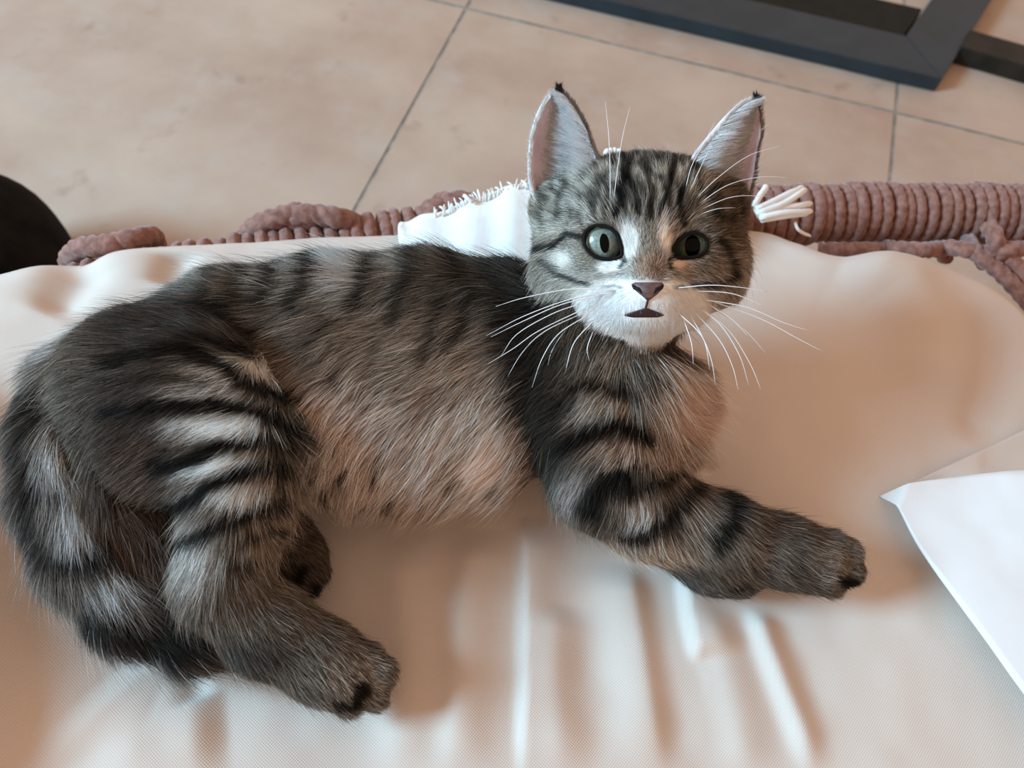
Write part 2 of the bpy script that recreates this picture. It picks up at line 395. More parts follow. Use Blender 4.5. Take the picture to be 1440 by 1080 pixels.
for px in ([(1062, 296, .008), (1095, 285, .008), (1118, 270, .007), (1129, 263, .005)],
           [(1064, 300, .009), (1100, 287, .010), (1122, 274, .009), (1133, 266, .006)],
           [(1066, 303, .008), (1100, 293, .008), (1125, 289, .007), (1141, 286, .004)],
           [(1068, 306, .008), (1102, 299, .009), (1128, 298, .007), (1141, 297, .004)],
           [(1070, 309, .006), (1100, 304, .007), (1122, 301, .006), (1136, 300, .003)],
           [(1060, 290, .010), (1068, 276, .012), (1074, 268, .012), (1078, 261, .012)],
           [(1064, 294, .010), (1090, 282, .010), (1112, 271, .009), (1126, 266, .007)]):
    tassel(px, .0016)
tassel([(1118, 312, .002), (1122, 322, .0), (1130, 328, -.004), (1140, 332, -.008)], .0008)
for k in range(46):
    s = random.uniform(0, 1); x = 612+s*132; y = np.interp(x, [595, 650, 700, 745], [308, 291, 272, 260])+2
    z = np.interp(x, [595, 650, 700, 745], [.004, .008, .013, .017])
    L = random.uniform(6, 18); ang = random.uniform(-.9, .5)
    tassel([(x, y+3, z-.001), (x+L*.5*math.sin(ang), y-L*.5, z+.001), (x+L*math.sin(ang), y-L*math.cos(ang), z+.001)], random.uniform(.0003, .0006), 6)
tassel([(664, 284, .012), (658, 279, .013), (652, 274, .013)], .0010)
for dx in (-9, -4, 2, 8):
    tassel([(864+dx*.7, 268, .020), (863+dx*.9, 240, .034), (862+dx, 222, .042), (863+dx, 208+abs(dx)*.3, .047)], .0016)
tassel([(896, 262, .020), (895, 235, .034), (895, 212, .045)], .0012)

# ------------------------------------------------------------------ the kitten
# Skeleton: joints as (pixel x, pixel y, height above the cushion, radius in pixels); solids joined smoothly into one skin.
def J(px, py, z, r):
    p = P(px, py, z); return p, r*depth(p)/F*(.93 if r > 40 else 1.0)
PR = []                                         # primitives: (group, kind, data)
def cone(g, a, b): PR.append((g, 'c', J(*a)+J(*b)))
def chain(g, *js):
    for a, b in zip(js[:-1], js[1:]): cone(g, a, b)
# head frame: looks up at the viewer, turned a little to its left
HC = P(900, 345, .078); SH = depth(HC)/F
Bh = (CAM-HC)/np.linalg.norm(CAM-HC); Rh = np.cross(UP, Bh); Rh /= np.linalg.norm(Rh); Uh = np.cross(Bh, Rh)
ya = math.radians(7); Rh, Bh = math.cos(ya)*Rh-math.sin(ya)*Bh, math.cos(ya)*Bh+math.sin(ya)*Rh
HM = np.array([Rh, Uh, Bh])
def H(x, y, z): return HC+SH*(x*Rh+y*Uh+z*Bh)
def ell(g, c, r): PR.append((g, 'e', (np.asarray(c, float), np.asarray(r, float))))
def hcone(a, ra, b, rb): PR.append(('head', 'c', (H(*a), ra*SH, H(*b), rb*SH)))

# torso lies on its side: back along the far edge, belly towards the viewer
chain('torso', (215, 528, .036, 90), (330, 480, .038, 94), (470, 458, .038, 94), (600, 452, .038, 92), (720, 468, .040, 90), (800, 488, .046, 84))
chain('torso', (330, 560, .034, 92), (470, 590, .033, 98), (590, 600, .032, 94), (690, 590, .034, 88), (790, 560, .040, 84))
chain('torso', (470, 520, .040, 92), (600, 520, .040, 92), (720, 520, .042, 88))
chain('torso', (500, 655, .022, 52), (600, 662, .021, 48), (690, 650, .024, 46))
# chest and neck
chain('chest', (800, 500, .046, 90), (880, 540, .046, 78), (940, 560, .036, 58))
chain('chest', (830, 470, .056, 80), (890, 400, .066, 82))
chain('chest', (850, 600, .036, 90), (920, 610, .030, 62))
# near front leg
chain('front', (815, 575, .050, 72), (850, 665, .040, 72), (905, 712, .030, 62), (1010, 750, .025, 50), (1100, 774, .020, 43), (1146, 788, .018, 44))
TO_ = []
for a in ((1166, 768, .022, 22), (1188, 778, .020, 22), (1192, 802, .017, 22), (1166, 817, .013, 20)): TO_.append(('front', 'c', J(1130, 788, .018, 26)+J(*a)))
# far front paw tucked below
chain('front_far', (930, 745, .016, 44), (1000, 790, .012, 36), (1036, 808, .011, 28))
# thigh, shank, foot of the near hind leg
chain('hind', (190, 540, .044, 100), (285, 560, .052, 98), (360, 610, .052, 66))
chain('hind', (230, 620, .046, 84), (330, 650, .052, 74))
chain('hind', (370, 630, .050, 56), (330, 730, .044, 60), (312, 815, .034, 56))
chain('hind', (312, 820, .032, 54), (380, 885, .024, 52), (450, 926, .019, 47), (488, 948, .017, 47))
for a in ((512, 926, .020, 22), (532, 946, .019, 24), (524, 976, .015, 22), (488, 984, .013, 20)): TO_.append(('hind', 'c', J(465, 938, .017, 28)+J(*a)))
# far hind foot
chain('hind_far', (340, 720, .020, 40), (400, 765, .014, 36), (425, 785, .013, 32))
for a in ((434, 782, .015, 16), (446, 803, .013, 17), (436, 822, .011, 15)): TO_.append(('hind_far', 'c', J(415, 785, .013, 20)+J(*a)))
# rump and tail
chain('torso', (170, 560, .032, 84), (190, 690, .026, 62), (225, 800, .018, 48))
chain('tail', (172, 505, .034, 50), (112, 542, .032, 48), (82, 610, .030, 46), (84, 695, .026, 47), (118, 780, .023, 47), (180, 850, .020, 43), (260, 893, .016, 32), (325, 910, .013, 20))

# head (pixel-sized units in the head's own frame)
ell('head', (0, 14, -28), (133, 102, 108))
for s in (-1, 1): hcone((s*108, 52, -14), 36, (s*70, 60, -14), 44)
ell('head', (0, 50, -10), (92, 66, 86))
for s in (-1, 1):
    ell('head', (s*84, -34, -4), (58, 60, 62))
    ell('head', (s*60, 34, 22), (42, 36, 40))
    hcone((s*20, -76, 92), 27, (s*46, -72, 62), 36)
    hcone((s*52, -40, 44), 40, (s*70, -20, 20), 48)
hcone((0, 30, 64), 40, (0, -46, 104), 21)
hcone((0, -46, 100), 22, (0, -62, 108), 18)
hcone((0, -98, 64), 27, (0, -88, 40), 44)
hcone((0, -60, 60), 46, (0, -40, 20), 70)

def sd(prim, q):
    if prim[1] == 'c':
        a, ra, b_, rb = prim[2]; ab = b_-a; t = np.clip(((q-a)@ab)/(ab@ab), 0, 1)
        v = q-(a+t[:, None]*ab); return np.sqrt((v*v).sum(1))-(ra+(rb-ra)*t)
    if prim[1] == 'e':
        c, r = prim[2]; l = (q-c_world(c))@HM.T/(SH); k0 = np.sqrt(((l/r)**2).sum(1)); k1 = np.sqrt(((l/(r*r))**2).sum(1))
        return SH*k0*(k0-1)/np.maximum(k1, 1e-9)
def c_world(c): return H(*c)
def bbox(prim):
    if prim[1] == 'c':
        a, ra, b_, rb = prim[2]; return np.minimum(a-ra, b_-rb), np.maximum(a+ra, b_+rb)
    c, r = prim[2]; w = c_world(c); m = max(r)*SH; return w-m, w+m
KS = .0030
EYE_PX = [(847, 342), (970, 345)]; ER = 31.5
def hz(px, py, z):
    """the point on this line of sight at height z (head units) along the head's facing axis"""
    d = ray(px, py); t = ((HC+SH*z*Bh-CAM)@Bh)/(d@Bh); return CAM+d*t
EYES = [hz(*EYE_PX[0], 63), hz(*EYE_PX[1], 54)]
for e in EYES: PR.append(('head', 'c', (e, (ER+2)*SH, e+Bh*1e-4, (ER+2)*SH)))
LID = {0: [(821, 338), (823, 327), (832, 319), (845, 317), (858, 321), (868, 331), (873, 345), (874, 359), (864, 363), (850, 364), (836, 360), (825, 350)],
       1: [(947, 362), (948, 349), (955, 338), (966, 330), (979, 328), (990, 333), (995, 343), (992, 353), (984, 359), (972, 362), (959, 362)]}
def in_poly(x, y, poly):
    c = np.zeros(len(x), bool); n = len(poly); j = n-1
    for i in range(n):
        xi, yi = poly[i]; xj, yj = poly[j]
        c ^= ((yi > y) != (yj > y)) & (x < (xj-xi)*(y-yi)/(yj-yi+1e-12)+xi); j = i
    return c
def eye_slit(k, q):
    """distance to the wedge the eyelids leave open (negative inside)"""
    px, py = project(q); pl = LID[k]+[LID[k][0]]
    d, _, _ = seg_dist(np.c_[px, py], pl); d = np.where(in_poly(px, py, LID[k]), -d, d)*SH
    return np.maximum(d, np.sqrt(((q-EYES[k])**2).sum(1))-(ER+34)*SH)
def head_cut(d, q):
    """eye sockets and the parting of the mouth"""
    for k in (0, 1): d = np.maximum(d, -eye_slit(k, q))
    return d
KT = .0007
def toes(q):
    s = np.zeros(len(q))
    for p in TO_: s += np.exp(np.clip(-sd(p, q)/KT, -60, 60))
    return -KT*np.log(s+1e-30)
def skin(q):
    s = np.zeros(len(q))
    for p in PR: s += np.exp(np.clip(-sd(p, q)/KS, -60, 60))
    d = -KS*np.log(s+1e-30); e = toes(q); return head_cut(np.minimum(d, e), q)
lo_ = np.min([bbox(p)[0] for p in PR], 0)-.006; hi_ = np.max([bbox(p)[1] for p in PR], 0)+.006
lo_[2] = max(lo_[2], -.012)
HS = .0014
dims = np.ceil((hi_-lo_)/HS).astype(int)+1
ax = [lo_[k]+HS*np.arange(dims[k]) for k in range(3)]
S = np.zeros(dims)
for p in PR:
    a, b_ = bbox(p); i0 = np.maximum(0, ((a-.022-lo_)/HS).astype(int)); i1 = np.minimum(dims, ((b_+.022-lo_)/HS).astype(int)+2)
    g = np.stack(np.meshgrid(*[ax[k][i0[k]:i1[k]] for k in range(3)], indexing='ij'), -1)
    sh = g.shape[:3]; S[i0[0]:i1[0], i0[1]:i1[1], i0[2]:i1[2]] += np.exp(np.clip(-sd(p, g.reshape(-1, 3))/KS, -60, 60)).reshape(sh)
FLD = -KS*np.log(S+1e-4)
for ke, c in enumerate(EYES):
    i0 = np.maximum(0, ((c-.018-lo_)/HS).astype(int)); i1 = np.minimum(dims, ((c+.018-lo_)/HS).astype(int)+2)
    g = np.stack(np.meshgrid(*[ax[k][i0[k]:i1[k]] for k in range(3)], indexing='ij'), -1)
    sub = FLD[i0[0]:i1[0], i0[1]:i1[1], i0[2]:i1[2]]
    sub[...] = np.maximum(sub, -eye_slit(ke, g.reshape(-1, 3)).reshape(g.shape[:3]))
for k0 in range(0, len(TO_), 4):
    bb = [bbox(p) for p in TO_[k0:k0+4]]; a = np.min([x[0] for x in bb], 0)-.004; b_ = np.max([x[1] for x in bb], 0)+.004
    i0 = np.maximum(0, ((a-lo_)/HS).astype(int)); i1 = np.minimum(dims, ((b_-lo_)/HS).astype(int)+2)
    g = np.stack(np.meshgrid(*[ax[k][i0[k]:i1[k]] for k in range(3)], indexing='ij'), -1)
    sub = FLD[i0[0]:i1[0], i0[1]:i1[1], i0[2]:i1[2]]; e = toes(g.reshape(-1, 3)).reshape(sub.shape)
    h_ = np.clip(.5+.5*(e-sub)/.0012, 0, 1); sub[...] = e*(1-h_)+sub*h_-.0012*h_*(1-h_)
def surface_nets(Fd, o, h):
    ins = Fd < 0; nx, ny, nz = Fd.shape
    c = [Fd[i:nx-1+i, j:ny-1+j, k:nz-1+k] for i in (0, 1) for j in (0, 1) for k in (0, 1)]
    neg = sum((a < 0).astype(np.int8) for a in c); act = (neg > 0) & (neg < 8)
    ids = -np.ones(act.shape, int); ix = np.argwhere(act); ids[act] = np.arange(len(ix))
    vals = np.stack([a[act] for a in c], -1); off = np.array([(i, j, k) for i in (0, 1) for j in (0, 1) for k in (0, 1)], float)
    acc = np.zeros((len(ix), 3)); cnt = np.zeros(len(ix))
    for a in range(8):
        for b_ in range(a+1, 8):
            if abs(off[a]-off[b_]).sum() != 1: continue
            va, vb = vals[:, a], vals[:, b_]; m = (va < 0) != (vb < 0); t = np.where(m, va/np.where(m, va-vb, 1), 0)
            acc += np.where(m[:, None], off[a]+t[:, None]*(off[b_]-off[a]), 0); cnt += m
    V = o+h*(ix+acc/cnt[:, None]); Q = []
    for axis in range(3):
        s0 = [slice(None)]*3; s1 = [slice(None)]*3; s0[axis] = slice(0, -1); s1[axis] = slice(1, None)
        A = ins[tuple(s0)]; B = ins[tuple(s1)]; e = np.argwhere(A != B); u, v = [(1, 2), (2, 0), (0, 1)][axis]
        ok = (e[:, u] > 0) & (e[:, v] > 0) & (e[:, u] < Fd.shape[u]-1) & (e[:, v] < Fd.shape[v]-1); e = e[ok]
        fl = A[tuple(e.T)]
        def cell(du, dv):
            k = e.copy(); k[:, u] += du; k[:, v] += dv; return ids[tuple(k.T)]
        q = np.stack([cell(-1, -1), cell(0, -1), cell(0, 0), cell(-1, 0)], -1)
        q[~fl] = q[~fl][:, ::-1]; Q.append(q)
    Q = np.concatenate(Q); return V, Q[(Q >= 0).all(1)]
KV, KQ = surface_nets(FLD, lo_, HS)
# smooth a little and take normals
def vert_normals(V, Q):
    n = np.cross(V[Q[:, 2]]-V[Q[:, 0]], V[Q[:, 3]]-V[Q[:, 1]]); N = np.zeros_like(V)
    for k in range(4):
        for a in range(3): N[:, a] += np.bincount(Q[:, k], n[:, a], len(V))
    return N/np.maximum(np.linalg.norm(N, axis=1), 1e-12)[:, None]
for it in range(2):
    acc = np.zeros_like(KV); cnt = np.zeros(len(KV))
    for k in range(4):
        a, b_ = KQ[:, k], KQ[:, (k+1) % 4]
        for ax_ in range(3): acc[:, ax_] += np.bincount(a, KV[b_, ax_], len(KV))
        cnt += np.bincount(a, minlength=len(KV))
    KV = KV*.5+.5*acc/np.maximum(cnt, 1)[:, None]
KN = vert_normals(KV, KQ)
GR = sorted(set(p[0] for p in PR))
def groups(q):
    best = np.full(len(q), 1e9); gi = np.zeros(len(q), int)
    for p in PR+TO_:
        d = sd(p, q); k = d < best; best[k] = d[k]; gi[k] = GR.index(p[0])
    return gi
KG = groups(KV)

# ---- coat: ground colours, patches, stripes and some painted shade, laid out on the coat in the photograph's coordinates
BASE = {'torso': (.130, .106, .084), 'chest': (.105, .083, .064), 'front': (.100, .079, .061), 'front_far': (.10, .08, .065), 'hind': (.115, .095, .075), 'hind_far': (.10, .075, .055), 'tail': (.13, .115, .10), 'head': (.20, .165, .13)}
BODY = ('torso', 'chest', 'hind', 'front')
PATCH = [ # groups, x, y, rx, ry, colour, strength
 (('torso',), 590, 640, 190, 88, (.42, .325, .26), 1.0),
 (('torso',), 480, 620, 75, 90, (.43, .32, .26), 1.0),
 (('torso',), 690, 650, 70, 60, (.52, .41, .335), 1.0),
 (('torso',), 560, 500, 120, 60, (.19, .145, .11), .9),
 (('torso',), 640, 540, 70, 45, (.30, .215, .16), .6),
 (('torso',), 475, 370, 34, 48, (.42, .41, .39), .9),
 (('torso',), 410, 385, 16, 40, (.27, .25, .22), .7), (('torso',), 555, 375, 16, 40, (.22, .20, .17), .6), (('torso',), 360, 400, 14, 36, (.26, .25, .23), .6), (('torso',), 620, 380, 12, 30, (.20, .17, .14), .5),
 (('torso',), 250, 400, 60, 30, (.24, .23, .21), .5),
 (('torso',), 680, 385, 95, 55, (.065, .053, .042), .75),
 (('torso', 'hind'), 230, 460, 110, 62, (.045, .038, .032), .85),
 (('torso', 'hind'), 185, 620, 70, 140, (.05, .035, .026), .95),  # this and next row: shade behind the thigh, put into the brown coat
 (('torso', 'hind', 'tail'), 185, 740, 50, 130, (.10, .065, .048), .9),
 (('torso', 'chest', 'front'), 738, 470, 42, 160, (.025, .02, .016), 1.0),  # this and next row: shade between torso and foreleg, painted into the coat
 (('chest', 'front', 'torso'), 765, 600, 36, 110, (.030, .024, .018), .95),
 (('chest', 'front'), 985, 580, 62, 80, (.50, .38, .31), 1.0),
 (('chest', 'front'), 880, 640, 46, 24, (.34, .25, .19), .8),
 (('chest',), 880, 510, 50, 22, (.22, .18, .14), .8),
 (('chest', 'front'), 850, 575, 48, 26, (.34, .30, .26), .8),
 (('front',), 805, 690, 26, 36, (.26, .23, .21), .6),
 (('front',), 900, 718, 26, 26, (.34, .31, .28), .85), (('front',), 985, 735, 22, 34, (.22, .19, .16), .8), (('front',), 1070, 765, 60, 40, (.15, .125, .10), .7),
 (('front',), 900, 780, 90, 22, (.30, .23, .18), .8),
 (('front',), 1130, 740, 90, 30, (.10, .068, .048), .8),
 (('front',), 1180, 790, 40, 40, (.20, .165, .13), .6),
 (('hind',), 370, 700, 50, 90, (.27, .20, .145), .6),
 (('hind',), 345, 522, 66, 20, (.58, .55, .50), .95),
 (('hind',), 300, 548, 70, 18, (.34, .32, .29), .8),
 (('hind',), 305, 600, 66, 17, (.60, .59, .56), 1.),
 (('hind',), 305, 655, 60, 17, (.56, .55, .52), 1.),
 (('hind',), 322, 696, 58, 15, (.52, .50, .46), .95),
 (('hind',), 272, 790, 36, 50, (.36, .34, .31), .85),
 (('hind',), 400, 880, 110, 70, (.13, .108, .088), .7),
 (('hind',), 350, 925, 60, 30, (.055, .05, .045), .7),
 (('hind',), 500, 955, 50, 50, (.22, .18, .145), .6),
 (('tail',), 100, 525, 44, 95, (.44, .43, .41), .95),
 (('tail',), 85, 640, 36, 70, (.36, .35, .33), .9),
 (('tail',), 108, 740, 34, 40, (.42, .41, .39), .9),
 (('tail',), 165, 830, 40, 26, (.30, .285, .265), .8),
 (('tail',), 260, 900, 70, 40, (.022, .019, .016), 1.0),
 # head
 (('head',), 905, 452, 60, 36, (.88, .86, .83), 1.0),
 (('head',), 845, 425, 44, 34, (.84, .82, .79), 1.0),
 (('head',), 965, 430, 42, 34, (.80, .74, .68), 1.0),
 (('head',), 905, 428, 60, 34, (.88, .86, .83), 1.0),
 (('head',), 883, 338, 13, 26, (.86, .84, .80), 1.0),
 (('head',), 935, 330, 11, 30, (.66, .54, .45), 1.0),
 (('head',), 858, 372, 22, 10, (.84, .81, .77), 1.0),
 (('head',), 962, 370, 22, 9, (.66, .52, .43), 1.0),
 (('head',), 786, 366, 20, 17, (.60, .56, .50), .95),
 (('head',), 828, 364, 18, 13, (.20, .16, .12), .8),
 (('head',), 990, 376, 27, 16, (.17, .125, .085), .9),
 (('head',), 800, 400, 40, 22, (.46, .42, .36), .8),
 (('head',), 912, 372, 22, 22, (.30, .20, .14), .9),
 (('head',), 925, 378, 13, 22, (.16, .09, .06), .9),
 (('head',), 1030, 300, 42, 80, (.10, .07, .044), .9),  # shaded right side of the face, darkened in the coat colour
 (('head',), 1030, 420, 36, 60, (.24, .18, .135), .7),
 (('head',), 815, 275, 46, 40, (.34, .31, .26), .7),
 (('head',), 925, 250, 50, 50, (.22, .19, .155), .6),
 (('head',), 930, 222, 70, 12, (.06, .05, .04), .8),
 (('head',), 775, 320, 30, 16, (.46, .40, .32), .7),
]
DK = (.014, .012, .010)
STR = [ # groups, polyline, half width, colour, strength
 (('torso',), [(388, 340), (380, 395), (362, 425)], 13, DK, .8), (('torso',), [(440, 335), (432, 380), (412, 425)], 12, DK, .85),
 (('torso',), [(345, 365), (330, 420), (300, 450)], 12, DK, .7), (('torso',), [(300, 380), (285, 420)], 12, DK, .6), (('torso',), [(525, 345), (512, 390), (498, 425)], 11, DK, .8),
 (('torso',), [(582, 345), (570, 395), (554, 445)], 12, DK, .7), (('torso',), [(618, 425), (608, 470), (596, 512)], 9, DK, .55), (('torso',), [(668, 405), (655, 445), (640, 485)], 10, DK, .6),
 (('torso',), [(625, 350), (655, 385)], 12, DK, .6), (('torso',), [(690, 370), (705, 420), (700, 470)], 14, DK, .6),
 (('torso',), [(465, 450), (430, 490), (440, 530)], 10, DK, .35), (('torso',), [(540, 470), (520, 510)], 9, DK, .3),
 (('torso',), [(470, 530), (476, 552)], 6, DK, .7), (('torso',), [(505, 555), (530, 600), (545, 640)], 5, (.10, .065, .045), .6),
 (('torso',), [(600, 560), (575, 600), (560, 640)], 14, (.16, .10, .07), .6), (('torso',), [(670, 600), (640, 640), (615, 670)], 12, (.14, .09, .06), .6),
 (('torso',), [(482, 660), (478, 678)], 7, DK, .9), (('torso',), [(528, 655), (526, 672)], 7, DK, .9), (('torso',), [(548, 705), (552, 712)], 8, DK, .9),
 (('torso',), [(641, 672), (640, 682)], 8, DK, .8), (('torso',), [(697, 686), (705, 695)], 8, DK, .8), (('torso',), [(458, 690), (455, 702)], 8, DK, .8), (('torso',), [(460, 672), (462, 675)], 5, DK, .8),
 (('hind', 'torso'), [(150, 505), (250, 490), (311, 512), (340, 533), (371, 545), (417, 561)], 12, DK, .95),
 (('hind',), [(150, 580), (230, 570), (301, 564), (343, 575), (389, 593), (417, 610)], 12, DK, .95),
 (('hind',), [(215, 655), (273, 645), (315, 628), (361, 621), (410, 630)], 12, DK, 1.), (('hind',), [(240, 715), (276, 698), (326, 670), (361, 659), (402, 660)], 13, DK, 1.),
 (('hind',), [(250, 765), (304, 744), (343, 726), (398, 703)], 12, DK, .95), (('hind',), [(340, 762), (361, 751), (400, 741)], 7, DK, .8),
 (('hind',), [(260, 470), (320, 480), (350, 500)], 8, DK, .7), (('hind', 'torso'), [(283, 427), (320, 445), (352, 470)], 12, DK, .7),
 (('hind',), [(320, 792), (345, 795)], 12, DK, .5), (('hind',), [(160, 535), (230, 525), (290, 535)], 7, DK, .5),
 (('hind',), [(508, 970), (500, 990)], 12, DK, 1.), (('hind',), [(470, 995), (500, 997)], 6, DK, .9), (('hind_far',), [(425, 800), (418, 815)], 9, DK, 1.), (('hind_far',), [(445, 826), (438, 834)], 7, DK, 1.),  # dark strokes between the toes are crease shade in the coat colour
 (('front', 'chest'), [(790, 632), (828, 612), (867, 597), (914, 614)], 13, DK, 1.), (('front', 'chest'), [(828, 718), (840, 685), (885, 670)], 18, DK, 1.),
 (('front',), [(885, 692), (933, 672), (968, 658)], 9, DK, .95), (('front',), [(886, 755), (933, 737), (957, 713), (982, 680)], 12, DK, .95), (('front',), [(1005, 765), (1030, 729), (1032, 695)], 13, DK, .95),
 (('chest', 'front'), [(815, 538), (850, 540), (890, 552)], 9, DK, .8), (('chest',), [(905, 528), (940, 542)], 8, DK, .6), (('chest',), [(930, 490), (960, 502), (992, 515)], 9, DK, .6), (('chest', 'front'), [(790, 575), (800, 560)], 14, DK, .6),
 (('front',), [(1190, 815), (1205, 828)], 10, DK, 1.), (('front_far',), [(1030, 826), (1055, 822)], 7, DK, .9),  # gap between the front toes, its shade painted dark
 (('tail',), [(38, 560), (28, 620), (30, 690), (60, 790)], 15, (.03, .025, .022), .85), (('tail',), [(128, 620), (135, 720), (190, 800), (240, 860)], 16, (.05, .036, .028), .8),
 (('tail',), [(55, 690), (95, 695), (130, 680)], 12, (.03, .026, .024), .55), (('tail',), [(80, 790), (120, 795), (160, 770)], 16, (.022, .02, .018), .9), (('tail',), [(130, 880), (180, 900), (250, 920)], 22, DK, .9),
 # head
 (('head',), [(866, 304), (874, 279), (876, 258)], 6, DK, 1.), (('head',), [(872, 270), (880, 245), (875, 222)], 5, DK, .85), (('head',), [(898, 300), (892, 267), (882, 246), (886, 224)], 5, DK, .85),
 (('head',), [(914, 306), (917, 271), (909, 228)], 5, (.05, .035, .022), .85), (('head',), [(934, 290), (941, 262), (948, 228)], 5, DK, .85), (('head',), [(961, 316), (953, 288), (960, 268)], 6, DK, 1.),
 (('head',), [(900, 232), (925, 250)], 5, DK, .6), (('head',), [(963, 262), (975, 235)], 5, DK, .6), (('head',), [(858, 240), (850, 262)], 4, DK, .5),
 (('head',), [(744, 350), (777, 346), (796, 328), (816, 332)], 5, DK, .85), (('head',), [(764, 366), (785, 388), (826, 399)], 4.5, DK, .8),
 (('head',), [(1036, 385), (1024, 352), (1012, 338)], 6, DK, .85), (('head',), [(975, 400), (1005, 401), (1035, 388)], 5, DK, .85),
 (('head',), [(878, 366), (873, 376)], 3.5, DK, .9), (('head',), [(943, 366), (944, 378)], 3.5, DK, .9), (('head',), [(820, 300), (800, 290), (790, 300)], 4, DK, .3),
 (('head',), [(800, 262), (790, 275)], 4, DK, .4), (('head',), [(1000, 300), (1030, 310)], 6, DK, .5), (('head',), [(990, 280), (1010, 260)], 5, DK, .5),
 (('head',), [(848, 402), (872, 405)], 2.2, DK, .6), (('head',), [(951, 405), (966, 403)], 2.2, DK, .7),
]
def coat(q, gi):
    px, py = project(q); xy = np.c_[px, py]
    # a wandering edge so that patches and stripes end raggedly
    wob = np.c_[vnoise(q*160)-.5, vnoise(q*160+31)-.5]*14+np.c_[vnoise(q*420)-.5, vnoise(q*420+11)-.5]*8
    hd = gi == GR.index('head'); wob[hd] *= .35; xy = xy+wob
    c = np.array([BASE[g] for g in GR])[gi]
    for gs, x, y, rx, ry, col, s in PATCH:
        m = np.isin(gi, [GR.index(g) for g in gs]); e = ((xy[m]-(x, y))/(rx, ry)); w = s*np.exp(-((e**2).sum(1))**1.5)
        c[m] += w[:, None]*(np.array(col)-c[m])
    for gs, pl, hw, col, s in STR:
        m = np.isin(gi, [GR.index(g) for g in gs]); d, par, _ = seg_dist(xy[m], pl)
        w = s*np.exp(-(d/hw)**4)
        c[m] += w[:, None]*(np.array(col)-c[m])
    for k in (0, 1):
        w = hd*np.clip(1-(eye_slit(k, q)/SH-2.5)/3.0, 0, 1); c += w[:, None]*(np.array(DK)-c)
    lum = c.mean(1); ss = lambda a, b_: np.clip((lum-a)/(b_-a), 0, 1)**2*(3-2*np.clip((lum-a)/(b_-a), 0, 1))
    l = (q[hd]-HC)@HM.T/SH; mo = vnoise(np.c_[l[:, 0]*.16, l[:, 1]*.045, l[:, 2]*.05]); up_ = np.clip((l[:, 1]-22)/20, 0, 1)
    c[hd] *= (1-up_*.72*np.clip((mo-.48)/.2, 0, 1))[:, None]*(1+up_*.5*np.clip((.45-mo)/.25, 0, 1))[:, None]
    return np.where(lum > .4, 1, .88)[:, None]*c*(1+.65*ss(.05, .14)*(1-ss(.5, .85)))[:, None]
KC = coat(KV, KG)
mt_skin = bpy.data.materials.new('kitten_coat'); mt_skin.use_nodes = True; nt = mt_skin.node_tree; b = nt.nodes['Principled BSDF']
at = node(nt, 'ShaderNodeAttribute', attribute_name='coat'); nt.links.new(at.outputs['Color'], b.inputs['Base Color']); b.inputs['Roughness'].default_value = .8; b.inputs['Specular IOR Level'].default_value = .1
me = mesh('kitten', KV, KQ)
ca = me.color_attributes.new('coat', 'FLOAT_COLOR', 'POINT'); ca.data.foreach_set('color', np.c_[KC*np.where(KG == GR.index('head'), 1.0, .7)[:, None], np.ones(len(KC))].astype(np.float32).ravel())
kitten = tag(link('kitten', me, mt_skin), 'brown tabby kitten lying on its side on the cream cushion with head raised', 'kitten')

def march(px, py):
    """the skin point seen along a line of sight"""
    d = ray(px, py); d = d/np.linalg.norm(d); t = .15
    for _ in range(160):
        s = float(skin((CAM+d*t)[None])[0])
        if s < 2e-5: break
        t += max(s*.7, 2e-5)
    return CAM+d*t

# ---- eyes
mt_eyeball, nt, b = material('eye_dark', (.010, .008, .006), .2, .1); b.inputs['Coat Weight'].default_value = .3; b.inputs['Coat Roughness'].default_value = .03
mt_pupil, nt, b = material('pupil_black', (.002, .002, .002), .1, .5); b.inputs['Coat Weight'].default_value = .15; b.inputs['Coat Roughness'].default_value = .02; b.inputs['Specular IOR Level'].default_value = 0
def iris_mat(nm, c1, c2, coat_=1.0):
    m, nt, b = material(nm, c1, .3, .2); b.inputs['Coat Weight'].default_value = coat_; b.inputs['Coat Roughness'].default_value = .02
    noise_mix(nt, b, c1, c2, 900, 3); return m
mt_iris_l = iris_mat('iris_pale_green', (.15, .19, .155), (.28, .33, .275))
mt_lid, nt, b = material('eyelid', (.008, .006, .005), .7, .1)
def cap_mesh(name, c, r, dirs, half_u, half_v, n=20, m=8, axes=None):
    """a piece of a sphere round the line dirs, half_u by half_v radians"""
    d, u, v = axes; V = [c+r*d]; fs = []
    for i in range(1, m+1):
        for k in range(n):
            a = 2*math.pi*k/n; t = i/m; o = d+u*math.tan(half_u*t)*math.cos(a)+v*math.tan(half_v*t)*math.sin(a); V.append(c+r*o/np.linalg.norm(o))
    for k in range(n): fs.append((0, 1+k, 1+(k+1) % n))
    for i in range(m-1):
        for k in range(n): fs.append((1+i*n+k, 1+(i+1)*n+k, 1+(i+1)*n+(k+1) % n, 1+i*n+(k+1) % n))
    return mesh(name, V, fs)
EYE_OUT = [] # outlines in pixels, used to keep fur off the eyes
lid_px = LID
